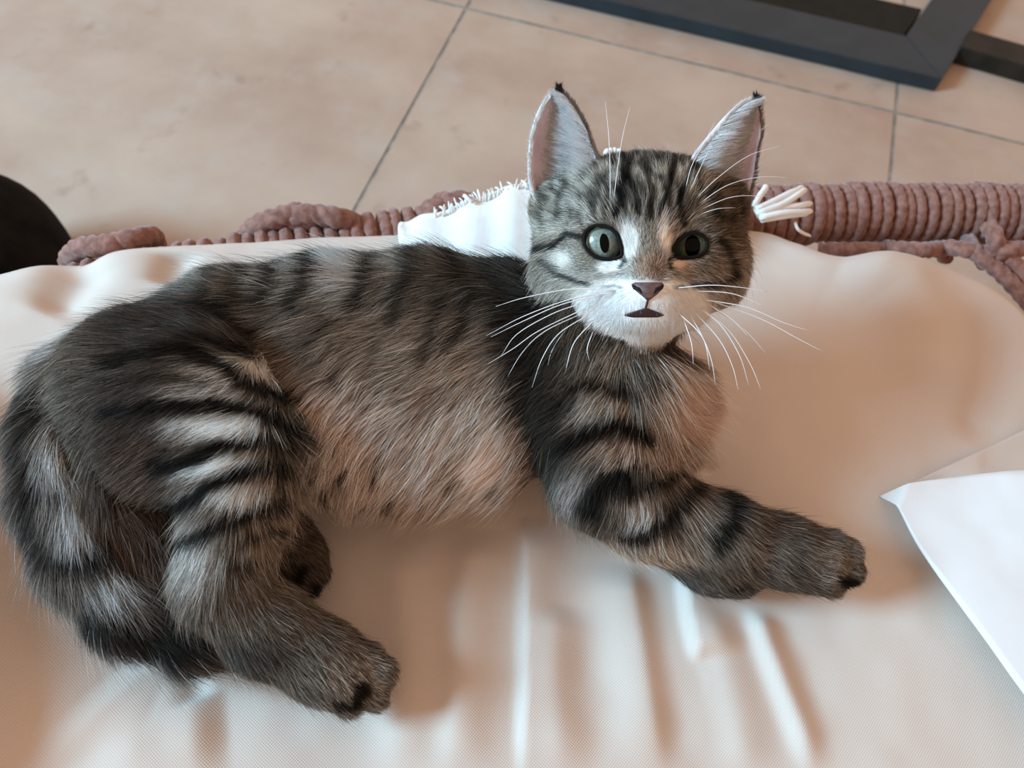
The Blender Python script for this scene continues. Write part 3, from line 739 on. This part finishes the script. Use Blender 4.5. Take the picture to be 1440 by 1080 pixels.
for k, e in enumerate(EYES):
    c = e; r = ER*SH*(1.0 if k == 0 else 1.05)
    bm = bmesh.new(); bmesh.ops.create_uvsphere(bm, u_segments=32, v_segments=20, radius=r); me = bm_mesh('eye', bm); me.transform(Matrix.Translation(c))
    eye = link('eye', me, mt_eyeball, kitten)
    look = (CAM-c)/np.linalg.norm(CAM-c)
    tgt = (850, 342) if k == 0 else (974, 346)
    d = ray(*tgt); d /= np.linalg.norm(d); tt = (c-CAM)@d; off = CAM+d*tt-c; hh = math.sqrt(max(0, r*r-off@off)); g = (off-d*hh)/r
    u = np.cross(UP, g); u /= np.linalg.norm(u); v = np.cross(g, u)
    if k == 0:
        u2, v2 = math.cos(.12)*u+math.sin(.12)*v, math.cos(.12)*v-math.sin(.12)*u
        tag(link('iris', cap_mesh('iris', c, r*1.012, None, .80, .80, axes=(g, u, v), n=32), mt_iris_l, eye), 'pale grey green iris')
        link('pupil', cap_mesh('pupil', c, r*1.022, None, .19, .40, axes=(g, u2, v2), n=28), mt_pupil, eye)
    else:
        link('iris', cap_mesh('iris', c, r*1.012, None, .78, .74, axes=(g, u, v), n=32), iris_mat('iris_shaded', (.07, .085, .055), (.13, .15, .10), .3), eye)
        link('pupil', cap_mesh('pupil', c, r*1.022, None, .30, .42, axes=(g, u, v), n=28), mt_pupil, eye)
    pts = []
    for q in lid_px[k]:
        d = ray(*q); d /= np.linalg.norm(d); tt = (c-CAM)@d; off = CAM+d*tt-c; l = np.linalg.norm(off)
        s = march(*q)
        if l < r*.985: p = CAM+d*(tt-math.sqrt(r*r*1.01-off@off))
        else: p = c+off*(r*1.0/l)-d*r*.15
        if (s-CAM)@d < (p-CAM)@d: p = s
        pts.append(p)
    n = len(pts); loop = catmull(pts+[pts[0]], 48)[:-1]
    link('eyelid', tube('eyelid', loop, .00058, 8, closed=True), mt_lid, eye)
    EYE_OUT.append(np.array(lid_px[k], float))

# ---- nose and mouth
mt_nose, nt, b = material('nose_leather', (.14, .07, .06), .5, .3); noise_mix(nt, b, (.085, .042, .036), (.17, .085, .075), 500)
mt_nostril, nt, b = material('nostril', (.008, .005, .005), .6, .2)
def patch(name, rows, lift, mat, parent, bulge=.0006):
    """a small pad on the skin: rows of pixel spans (y, x0, x1)"""
    n = len(rows); m = 11; V = []; fs = []
    for i, (y, x0, x1) in enumerate(rows):
        for j in range(m):
            t = j/(m-1); x = x0+(x1-x0)*t; p = march(x, y); d = ray(x, y); d /= np.linalg.norm(d)
            edge = math.sin(math.pi*min(max(t, .0), 1))**.5*math.sin(math.pi*(i+.0)/(n-1))**.4
            V.append(p-d*(lift+bulge*edge))
    for i in range(n-1):
        for j in range(m-1): a = i*m+j; fs.append((a, a+m, a+m+1, a+1))
    o = link(name, mesh(name, V, fs), mat, parent); md = o.modifiers.new('thickness', 'SOLIDIFY'); md.thickness = .0012; md.offset = 1 if False else -1
    return o
nose = patch('nose', [(397, 893, 930), (399, 888, 933), (402, 888, 934), (406, 891, 932), (410, 895, 928), (414, 900, 924), (418, 905, 919), (422, 909, 914)], .0006, mt_nose, kitten, .0011)
for pl in ([(890, 401), (893, 405), (899, 407), (903, 412)], [(932, 401), (929, 405), (923, 407), (919, 412)]):
    pts = catmull([march(*q)-ray(*q)/np.linalg.norm(ray(*q))*.0012 for q in pl], 10)
    link('nostril', tube('nostril', pts, np.array([.0003, .0005, .0006, .0006, .0006, .0006, .0006, .0005, .0004, .0003])*1.1, 6), mt_nostril, nose)
mt_mouth, nt, b = material('mouth_dark', (.030, .012, .012), .4, .4)
mouth = patch('mouth', [(434, 904, 912), (436.5, 896, 919), (439, 887, 926), (441.5, 880, 931), (443.5, 877, 934), (445, 881, 931), (446.5, 889, 924)], .0003, mt_mouth, kitten, .0002)
pts = catmull([march(*q)-ray(*q)/np.linalg.norm(ray(*q))*.0004 for q in ((911, 421), (910, 427), (908, 433))], 8)
link('philtrum', tube('philtrum', pts, .0004, 6), mt_mouth, mouth)

# ---- ears: two cupped shells with pink lining
mt_ear, nt, b = material('ear_skin', (.62, .46, .48), .6, .3); noise_mix(nt, b, (.66, .50, .55), (.80, .66, .69), 120)
b.inputs['Subsurface Weight'].default_value = .15; b.inputs['Subsurface Radius'].default_value = (.004, .0015, .001); b.inputs['Subsurface Scale'].default_value = .5
mt_earback, nt, b = material('ear_back', (.12, .10, .08), .85, .1)
EARS = {}
def ear(k, left, right, bowl):
    L = catmull([hz(*q) for q in left], 26); R = catmull([hz(*q) for q in right], 26); V = []; m = 17
    for i in range(26):
        s = i/25
        for j in range(m):
            t = j/(m-1); p = L[i]*(1-t)+R[i]*t
            V.append(p-Bh*SH*bowl*math.sin(math.pi*t)**.8*(1-s**2.5))
    fs = [(i*m+j, i*m+j+1, (i+1)*m+j+1, (i+1)*m+j) for i in range(25) for j in range(m-1)]
    me = mesh('ear', V, fs); me.materials.append(mt_ear); me.materials.append(mt_earback)
    o = link('ear', me, None, kitten); md = o.modifiers.new('thickness', 'SOLIDIFY'); md.thickness = .0014; md.offset = -1; md.material_offset = 1
    n = np.cross(np.array(V[m+1])-np.array(V[0]), np.array(V[m])-np.array(V[0]))
    if n@Bh < 0: me.flip_normals()
    EARS[k] = (o, np.array(V).reshape(26, m, 3)); return o
ear(0, [(764, 296, 4), (749, 262, -2), (747, 222, -6), (753, 180, -8), (766, 148, -8), (784, 127, -6)],
       [(842, 262, 24), (842, 238, 20), (833, 204, 12), (820, 172, 4), (804, 145, -2), (787, 127, -6)], 46)
ear(1, [(968, 246, 22), (978, 222, 18), (998, 196, 10), (1022, 168, 2), (1044, 148, -4), (1061, 141, -8)],
       [(1046, 300, -10), (1056, 262, -14), (1064, 224, -16), (1070, 190, -16), (1071, 160, -12), (1064, 141, -8)], 40)

# ------------------------------------------------------------------ fur: one curves object for each region of the coat
FLOW = { # x, y, direction the hair lies (pixels)
 'torso': [(740, 345, -5, -6), (650, 335, -6, -6), (560, 330, -7, -5), (450, 330, -8, -4), (350, 340, -8, -4), (250, 390, -9, -3), (150, 440, -9, -1), (110, 480, -8, 2),
           (650, 420, -5, 6), (550, 430, -5, 6), (450, 430, -6, 5), (350, 440, -8, 3), (230, 460, -9, 2), (700, 560, -5, 5), (600, 530, -7, 5), (500, 530, -5, 6), (560, 620, -5, 7), (640, 660, -5, 7), (700, 660, -6, 5), (480, 620, -2, 8), (540, 700, -3, 8), (470, 700, 0, 8),
           (180, 560, -8, 3), (170, 680, 4, 8), (200, 800, 3, 8), (420, 560, -4, 6)],
 'chest': [(860, 480, -4, 7), (900, 520, 2, 7), (980, 560, 8, 2), (1000, 620, 8, 4), (780, 480, -4, 7), (800, 560, -5, 6), (880, 600, -5, 6), (940, 500, 6, 5), (850, 640, -6, 5)],
 'front': [(800, 560, -5, 6), (780, 650, -3, 7), (850, 620, -5, 6), (850, 700, -2, 7), (900, 700, -1, 8), (930, 780, 4, 6), (960, 700, 3, 7), (1020, 740, 6, 6), (1020, 680, 8, 3), (1100, 780, 8, 5), (1100, 720, 8, 3), (1180, 790, 8, 3), (1200, 830, 6, 6)],
 'front_far': [(960, 780, 8, 4), (1040, 815, 8, 4)],
 'hind': [(170, 500, -9, 2), (280, 480, -7, 3), (200, 620, -7, 5), (300, 560, -7, 4), (390, 550, -3, 6), (420, 620, 7, 2), (420, 690, 7, 3), (360, 640, -5, 5), (300, 650, -7, 5), (250, 720, -6, 6), (340, 740, -1, 7), (400, 740, 7, 2), (280, 800, -2, 8), (340, 830, 3, 8), (400, 830, 7, 5), (420, 900, 7, 6), (370, 930, 4, 7), (500, 950, 7, 6), (540, 940, 8, 4)],
 'hind_far': [(400, 770, 7, 5), (440, 810, 7, 6)],
 'tail': [(100, 470, -6, 6), (60, 560, -4, 8), (110, 560, 0, 9), (30, 620, -3, 9), (85, 640, 1, 9), (130, 640, 4, 8), (50, 740, 0, 9), (100, 740, 3, 9), (150, 740, 5, 8), (90, 830, 3, 9), (150, 840, 6, 8), (200, 900, 7, 6), (220, 830, 7, 6), (280, 910, 8, 4), (330, 915, 8, 2)],
 'head': [(908, 395, 0, -8), (908, 360, 0, -9), (905, 310, 0, -9), (900, 250, 0, -9), (850, 290, -4, -8), (950, 290, 4, -8), (800, 280, -7, -5), (1010, 290, 7, -4), (870, 385, -7, 0), (945, 385, 7, 0), (830, 380, -8, 2), (990, 385, 8, 2), (780, 350, -8, 0), (1030, 350, 8, 1), (760, 390, -7, 4), (1040, 400, 6, 5), (850, 420, -7, 4), (965, 420, 7, 4), (800, 430, -5, 6), (1000, 440, 5, 6), (880, 460, -3, 7), (935, 460, 3, 7), (905, 470, 0, 8), (908, 430, 0, 6), (815, 320, -8, -3), (1000, 320, 8, -2), (878, 340, -4, -7), (938, 340, 4, -7)],
}
LEN = {'torso': .0098, 'chest': .0100, 'front': .0068, 'front_far': .004, 'hind': .0072, 'hind_far': .0038, 'tail': .0125, 'head': .0062}
LPATCH = [('torso', 590, 640, 170, 70, .0125), ('front', 800, 620, 60, 90, .0095), ('front', 1100, 770, 80, 60, .0048), ('front', 1190, 795, 50, 50, .0024), ('hind', 420, 890, 90, 80, .0050), ('hind', 515, 958, 60, 55, .0024), ('hind', 410, 650, 40, 80, .0120),
          ('head', 908, 400, 60, 50, .0013), ('head', 828, 345, 66, 46, .0013), ('head', 970, 345, 40, 34, .0020), ('head', 908, 335, 24, 60, .0022), ('head', 908, 435, 45, 22, .0016), ('head', 905, 468, 60, 22, .0027), ('head', 905, 260, 70, 40, .0050), ('head', 760, 370, 30, 60, .0080), ('head', 1045, 370, 24, 60, .0080), ('head', 840, 425, 40, 26, .0030), ('head', 970, 428, 40, 26, .0030),
          ('chest', 990, 580, 60, 80, .0120), ('tail', 290, 905, 50, 40, .0110)]
LIFT = {'torso': .42, 'chest': .45, 'front': .34, 'front_far': .3, 'hind': .36, 'hind_far': .3, 'tail': .42, 'head': .32}
DENS = {'torso': 1.0, 'chest': 1.1, 'front': 1.6, 'front_far': 1.2, 'hind': 1.4, 'hind_far': 1.4, 'tail': 1.0, 'head': 2.6}
NHAIR = 340000
HAIRR = .000064
mt_fur = bpy.data.materials.new('fur'); mt_fur.use_nodes = True; nt = mt_fur.node_tree
out = nt.nodes['Material Output']; nt.nodes.remove(nt.nodes['Principled BSDF'])
at = node(nt, 'ShaderNodeAttribute', attribute_name='coat')
df = node(nt, 'ShaderNodeBsdfPrincipled'); df.inputs['Roughness'].default_value = .55; df.inputs['Specular IOR Level'].default_value = .06
nt.links.new(at.outputs['Color'], df.inputs['Base Color'])
tr = node(nt, 'ShaderNodeBsdfTranslucent'); nt.links.new(at.outputs['Color'], tr.inputs['Color'])
ms = node(nt, 'ShaderNodeMixShader'); ms.inputs[0].default_value = .25
nt.links.new(df.outputs[0], ms.inputs[1]); nt.links.new(tr.outputs[0], ms.inputs[2]); nt.links.new(ms.outputs[0], out.inputs['Surface'])

def curves_object(name, pts, rads, cols, mat, parent):
    n, m = pts.shape[:2]
    cu = bpy.data.hair_curves.new(name); cu.add_curves([m]*n)
    cu.position_data.foreach_set('vector', pts.astype(np.float32).ravel()) if hasattr(cu, 'position_data') else cu.attributes['position'].data.foreach_set('vector', pts.astype(np.float32).ravel())
    ra = cu.attributes.get('radius') or cu.attributes.new('radius', 'FLOAT', 'POINT'); ra.data.foreach_set('value', rads.astype(np.float32).ravel())
    co = cu.attributes.new('coat', 'FLOAT_COLOR', 'POINT'); co.data.foreach_set('color', np.concatenate([cols, np.ones(cols.shape[:2]+(1,))], -1).astype(np.float32).ravel())
    cu.materials.append(mat); o = bpy.data.objects.new(name, cu); COL.objects.link(o); o.parent = parent; o['kind'] = 'stuff'; return o
def grow(root, nrm, dirs, length, lift, m=6, droop=.25, curl=.12, clump=.55, cell=.0035):
    """hairs from root points: lifted off the skin, bent down along dirs, gathered into locks"""
    n = len(root); t = np.linspace(0, 1, m)
    wob = np.stack([vnoise(root*130+k*17)-.5 for k in range(3)], -1)*.8+np.stack([vnoise(root*480+k*23)-.5 for k in range(3)], -1)*.55+RNG.normal(0, 1, (n, 3))*curl
    d = dirs+wob*.75; d -= nrm*(d*nrm).sum(1)[:, None]; d /= np.maximum(np.linalg.norm(d, axis=1), 1e-9)[:, None]
    lift = (lift*RNG.uniform(.6, 1.35, n))[:, None]
    pts = np.zeros((n, m, 3))
    for i, u in enumerate(t):
        up = lift*(u-droop*1.6*u*u*lift)
        pts[:, i] = root+length[:, None]*(nrm*up+d*(u*(.55+.45*u)))
    if np.any(np.asarray(clump) > 0):
        key = np.floor(root/cell+wob*.8).astype(int); h = (key*np.array([73856093, 19349663, 83492791])).sum(1)
        _, inv = np.unique(h, return_inverse=True); cnt = np.bincount(inv)
        tip = np.stack([np.bincount(inv, pts[:, -1, k]-root[:, k])/cnt for k in range(3)], -1); rc = np.stack([np.bincount(inv, root[:, k])/cnt for k in range(3)], -1)
        goal = rc[inv]+tip[inv]; cs = (clump*RNG.uniform(.3, 1.1, n))[:, None]
        for i, u in enumerate(t): pts[:, i] += (goal-pts[:, -1]*1.0)*cs*(u**1.6) if i < m-1 else 0
        last = pts[:, -1].copy(); pts[:, -1] = last+(goal-last)*cs
    # keep hair above the cushion
    z = cushion_z(pts.reshape(-1, 3)[:, :2]).reshape(n, m)+.0006; pts[:, :, 2] = np.maximum(pts[:, :, 2], np.where(root[:, None, 2] > z, z, pts[:, :, 2]))
    return pts
# roots spread over the skin
tri = np.concatenate([KQ[:, [0, 1, 2]], KQ[:, [0, 2, 3]]])
A = KV[tri[:, 0]]; e1 = KV[tri[:, 1]]-A; e2 = KV[tri[:, 2]]-A
area = .5*np.linalg.norm(np.cross(e1, e2), axis=1)
gi_t = KG[tri[:, 0]]; wt = area*np.array([DENS[g] for g in GR])[gi_t]
ctr = A+(e1+e2)/3; nt_ = KN[tri[:, 0]]
face = (nt_*((CAM-ctr)/np.linalg.norm(CAM-ctr, axis=1)[:, None])).sum(1)
wt *= np.where(face < -.35, .12, np.where(face < -.1, .5, 1.0)); wt *= np.where((ctr[:, 2] < .004) & (nt_[:, 2] < -.5), .15, 1)
pick = RNG.choice(len(tri), NHAIR, p=wt/wt.sum()); u = RNG.random((NHAIR, 1)); v = RNG.random((NHAIR, 1)); fl = (u+v) > 1; u = np.where(fl, 1-u, u); v = np.where(fl, 1-v, v)
root = A[pick]+e1[pick]*u+e2[pick]*v; T3 = tri[pick]; w0 = 1-u-v
nrm = KN[T3[:, 0]]*w0+KN[T3[:, 1]]*u+KN[T3[:, 2]]*v; nrm /= np.maximum(np.linalg.norm(nrm, axis=1), 1e-9)[:, None]
gi = groups(root); px, py = project(root)
keep = np.ones(NHAIR, bool); hd = GR.index('head')
vis = (nrm*(CAM-root)).sum(1) > 0
for o_ in EYE_OUT:
    c = o_.mean(0); keep &= ~((gi == hd) & in_poly(px, py, c+(o_-c)*1.10))
keep &= ~((gi == hd) & vis & in_poly(px, py, [(888, 396), (912, 394), (935, 398), (930, 410), (918, 420), (911, 424), (903, 419), (893, 410)]))
keep &= ~((gi == hd) & vis & in_poly(px, py, [(908, 420), (913, 420), (914, 431), (936, 442), (936, 446), (876, 446), (876, 442), (906, 431)]))
root, nrm, gi, px, py = root[keep], nrm[keep], gi[keep], px[keep], py[keep]; vis = vis[keep]
N = len(root)
dirs = np.zeros((N, 3)); length = np.zeros(N); lift = np.zeros(N)
for k, g in enumerate(GR):
    m = gi == k
    fl = np.array(FLOW[g], float); w = 1/(((px[m][:, None]-fl[:, 0])**2+(py[m][:, None]-fl[:, 1])**2)+120)**1.5
    dd = fl[:, 2:]/np.linalg.norm(fl[:, 2:], axis=1)[:, None]; d2 = (w[:, :, None]*dd).sum(1)/w.sum(1)[:, None]
    dirs[m] = d2[:, :1]*RT-d2[:, 1:]*UP
    length[m] = LEN[g]; lift[m] = LIFT[g]
for g, x, y, rx, ry, L in LPATCH:
    m = gi == GR.index(g); e = np.exp(-(((px[m]-x)/rx)**2+((py[m]-y)/ry)**2)**1.5); length[m] += e*(L-length[m])
face_s = gi == hd
lift[face_s] *= np.clip(length[face_s]/.005, .45, 1)
length *= RNG.uniform(.6, 1.15, N)
guard = RNG.random(N) < np.where(gi == hd, .02, .06); length = np.where(guard, length*1.55, length); lift = np.where(guard, lift*1.45, lift)
dirs -= nrm*(dirs*nrm).sum(1)[:, None]; dirs /= np.maximum(np.linalg.norm(dirs, axis=1), 1e-6)[:, None]
pts = grow(root, nrm, dirs, length, lift, clump=np.where(guard, .05, .27), cell=.0022, curl=.17)
cb = coat(pts[:, 3], gi)
# banded hairs: dark towards the skin, paler beyond, some dark tips; random from hair to hair
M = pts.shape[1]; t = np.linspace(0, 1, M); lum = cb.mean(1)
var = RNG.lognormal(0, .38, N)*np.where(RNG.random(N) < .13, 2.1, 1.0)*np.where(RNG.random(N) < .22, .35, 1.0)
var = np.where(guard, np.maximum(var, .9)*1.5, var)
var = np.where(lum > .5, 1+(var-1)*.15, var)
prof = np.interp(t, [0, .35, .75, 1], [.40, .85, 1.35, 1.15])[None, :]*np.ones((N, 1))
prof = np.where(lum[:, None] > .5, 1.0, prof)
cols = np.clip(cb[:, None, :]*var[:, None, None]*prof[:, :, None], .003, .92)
rad = HAIRR*np.interp(t, [0, .5, 1], [1, .85, .18])[None, :]*RNG.uniform(.75, 1.25, N)[:, None]*np.where(gi == hd, .75, 1.0)[:, None]*np.where(guard, .8, 1.0)[:, None]
NAMES = {'torso': 'torso_fur', 'chest': 'chest_fur', 'front': 'front_leg_fur', 'front_far': 'front_paw_fur', 'hind': 'hind_leg_fur', 'hind_far': 'hind_paw_fur', 'tail': 'tail_fur', 'head': 'head_fur'}
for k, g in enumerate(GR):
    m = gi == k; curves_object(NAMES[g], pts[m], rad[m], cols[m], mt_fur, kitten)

# ---- ear hair: long pale hair from the front edge inwards, short dark hair on the rims and tips
for k in (0, 1):
    eo, G_ = EARS[k]; rows, m = G_.shape[:2]
    n = 6500; s = RNG.random(n); q = RNG.random(n)
    inner = 1.0 if k == 0 else 0.0                     # the edge nearest the crown
    frm = RNG.random(n)
    # lining hair rooted along the inner half, sweeping across the cup towards the outer edge and up
    ti = np.where(frm < .80, RNG.random(n)**1.3*.82, RNG.random(n))
    tj = np.abs(inner-ti); si = RNG.random(n)*.93
    fi, fj = si*(rows-1), tj*(m-1); i0 = np.minimum(fi.astype(int), rows-2); j0 = np.minimum(fj.astype(int), m-2); a = (fi-i0)[:, None]; b_ = (fj-j0)[:, None]
    r0 = G_[i0, j0]*(1-a)*(1-b_)+G_[i0+1, j0]*a*(1-b_)+G_[i0, j0+1]*(1-a)*b_+G_[i0+1, j0+1]*a*b_
    across = (G_[i0, 0]-G_[i0, m-1]) if k == 0 else (G_[i0, m-1]-G_[i0, 0]); across /= np.linalg.norm(across, axis=1)[:, None]
    along = G_[np.minimum(i0+2, rows-1), j0]-G_[i0, j0]; along /= np.maximum(np.linalg.norm(along, axis=1), 1e-9)[:, None]
    d = across*.75+along*.62+RNG.normal(0, .12, (n, 3)); d /= np.linalg.norm(d, axis=1)[:, None]
    L = np.where(ti < .45, .0105, .0050)*(1-.55*si)*RNG.uniform(.6, 1.15, n)
    nn = np.tile(Bh, (n, 1))
    pe = grow(r0+Bh*.0003, nn, d, L, np.full(n, .30), clump=.5, cell=.0022)
    base = np.where((si > .93)[:, None], np.array([.05, .045, .04]), np.array([.80, .79, .78]))
    ce = np.clip(base[:, None, :]*RNG.uniform(.6, 1.22, n)[:, None, None]*np.ones((1, 6, 1)), 0, .92)
    re = .000055*np.interp(np.linspace(0, 1, 6), [0, .5, 1], [1, .9, .2])[None, :]*np.ones((n, 1))
    # rim hair
    n2 = 3600; si2 = RNG.random(n2)**.8; side = RNG.random(n2) < .5; jj = np.where(side, 0, m-1); f2 = si2*(rows-1); i2 = np.minimum(f2.astype(int), rows-2); a2 = (f2-i2)[:, None]
    r2 = G_[i2, jj]*(1-a2)+G_[i2+1, jj]*a2
    al = G_[np.minimum(i2+1, rows-1), jj]-G_[i2, jj]; al /= np.maximum(np.linalg.norm(al, axis=1), 1e-9)[:, None]
    cen = G_[rows//2, m//2]; oc_ = r2-G_[i2, m//2]; oc_ /= np.maximum(np.linalg.norm(oc_, axis=1), 1e-9)[:, None]
    d2 = al*.9+oc_*.25-Bh*.1+RNG.normal(0, .16, (n2, 3)); d2 /= np.linalg.norm(d2, axis=1)[:, None]
    p2 = grow(r2, np.tile(Bh, (n2, 1)), d2, np.where(si2 > .9, .0036, .0030)*RNG.uniform(.6, 1.2, n2), np.full(n2, .1)*RNG.choice([-1, 1], n2), clump=.3, cell=.002)
    front_edge = (jj == (0 if k == 0 else m-1)) if k == 0 else (jj == 0)
    rimc = np.where((si2 > .88)[:, None], np.array([.03, .027, .024]), np.where(front_edge[:, None], np.array([.80, .77, .73]), np.array([.22, .17, .125])))
    c2 = np.clip(rimc[:, None, :]*RNG.uniform(.7, 1.2, n2)[:, None, None]*np.ones((1, 6, 1)), 0, .92)
    rr2 = .00006*np.interp(np.linspace(0, 1, 6), [0, .5, 1], [1, .9, .2])[None, :]*np.ones((n2, 1))
    curves_object('ear_fur', np.concatenate([pe, p2]), np.concatenate([re, rr2]), np.concatenate([ce, c2]), mt_fur, eo)

# ---- whiskers
mt_whisker, nt, b = material('whisker_white', (.86, .85, .83), .35, .5)
WH = [[(867, 411), (808, 419), (738, 444), (684, 472)], [(850, 414), (790, 428), (735, 452), (690, 474)], [(816, 427), (775, 442), (727, 470), (705, 500)], [(824, 433), (758, 465), (722, 490), (686, 512)], [(816, 442), (766, 466), (735, 495), (709, 538)],
      [(828, 442), (785, 470), (762, 505), (748, 545)], [(808, 450), (785, 478), (773, 502), (769, 528)], [(834, 452), (808, 481), (797, 515), (789, 556)], [(836, 462), (826, 489), (829, 508)], [(867, 409), (808, 406), (740, 418), (697, 431)],
      [(952, 405), (999, 401), (1040, 404), (1080, 410)], [(976, 409), (1030, 413), (1075, 431)], [(987, 421), (1050, 432), (1100, 453), (1140, 466)], [(1000, 423), (1069, 448), (1120, 475), (1160, 496)], [(995, 427), (1030, 450), (1053, 474)],
      [(1000, 431), (1045, 462), (1078, 498)], [(983, 433), (1014, 458), (1040, 500), (1053, 542)], [(976, 438), (1011, 477), (1030, 515), (1038, 548)], [(987, 434), (1026, 466), (1055, 512), (1070, 548)], [(970, 442), (991, 481), (998, 520)], [(960, 446), (972, 481), (975, 512)],
      [(955, 441), (985, 470), (1000, 505), (1006, 540)],
      [(962, 275), (972, 235), (988, 205), (1005, 172)], [(966, 278), (984, 238), (998, 208)], [(974, 284), (1007, 252), (1053, 219), (1102, 204)], [(977, 291), (1022, 261), (1069, 249), (1112, 250)], [(978, 298), (1030, 277), (1084, 276)], [(978, 304), (1007, 294), (1034, 292)],
      [(858, 292), (858, 240), (856, 190), (851, 142)], [(862, 292), (868, 240), (876, 190), (886, 150)]]
for w in WH:
    r0 = march(*w[0]); dep = (r0-CAM)@fw; n = len(w); ptsw = []
    for i, q in enumerate(w):
        d = ray(*q); f_ = i/(n-1); s = math.hypot(q[0]-w[0][0], q[1]-w[0][1])/180
        ptsw.append(CAM+d*(dep+(.004*s if w[0][1] > 350 else .010*s)-.002*min(1, f_*4)))
    c = catmull(ptsw, 16)
    o = link('whisker', tube('whisker', c, np.interp(np.linspace(0, 1, 16), [0, .6, 1], [.00018, .00014, .00004] if w[0][1] > 350 else [.00012, .0001, .00004]), 5), mt_whisker, kitten)
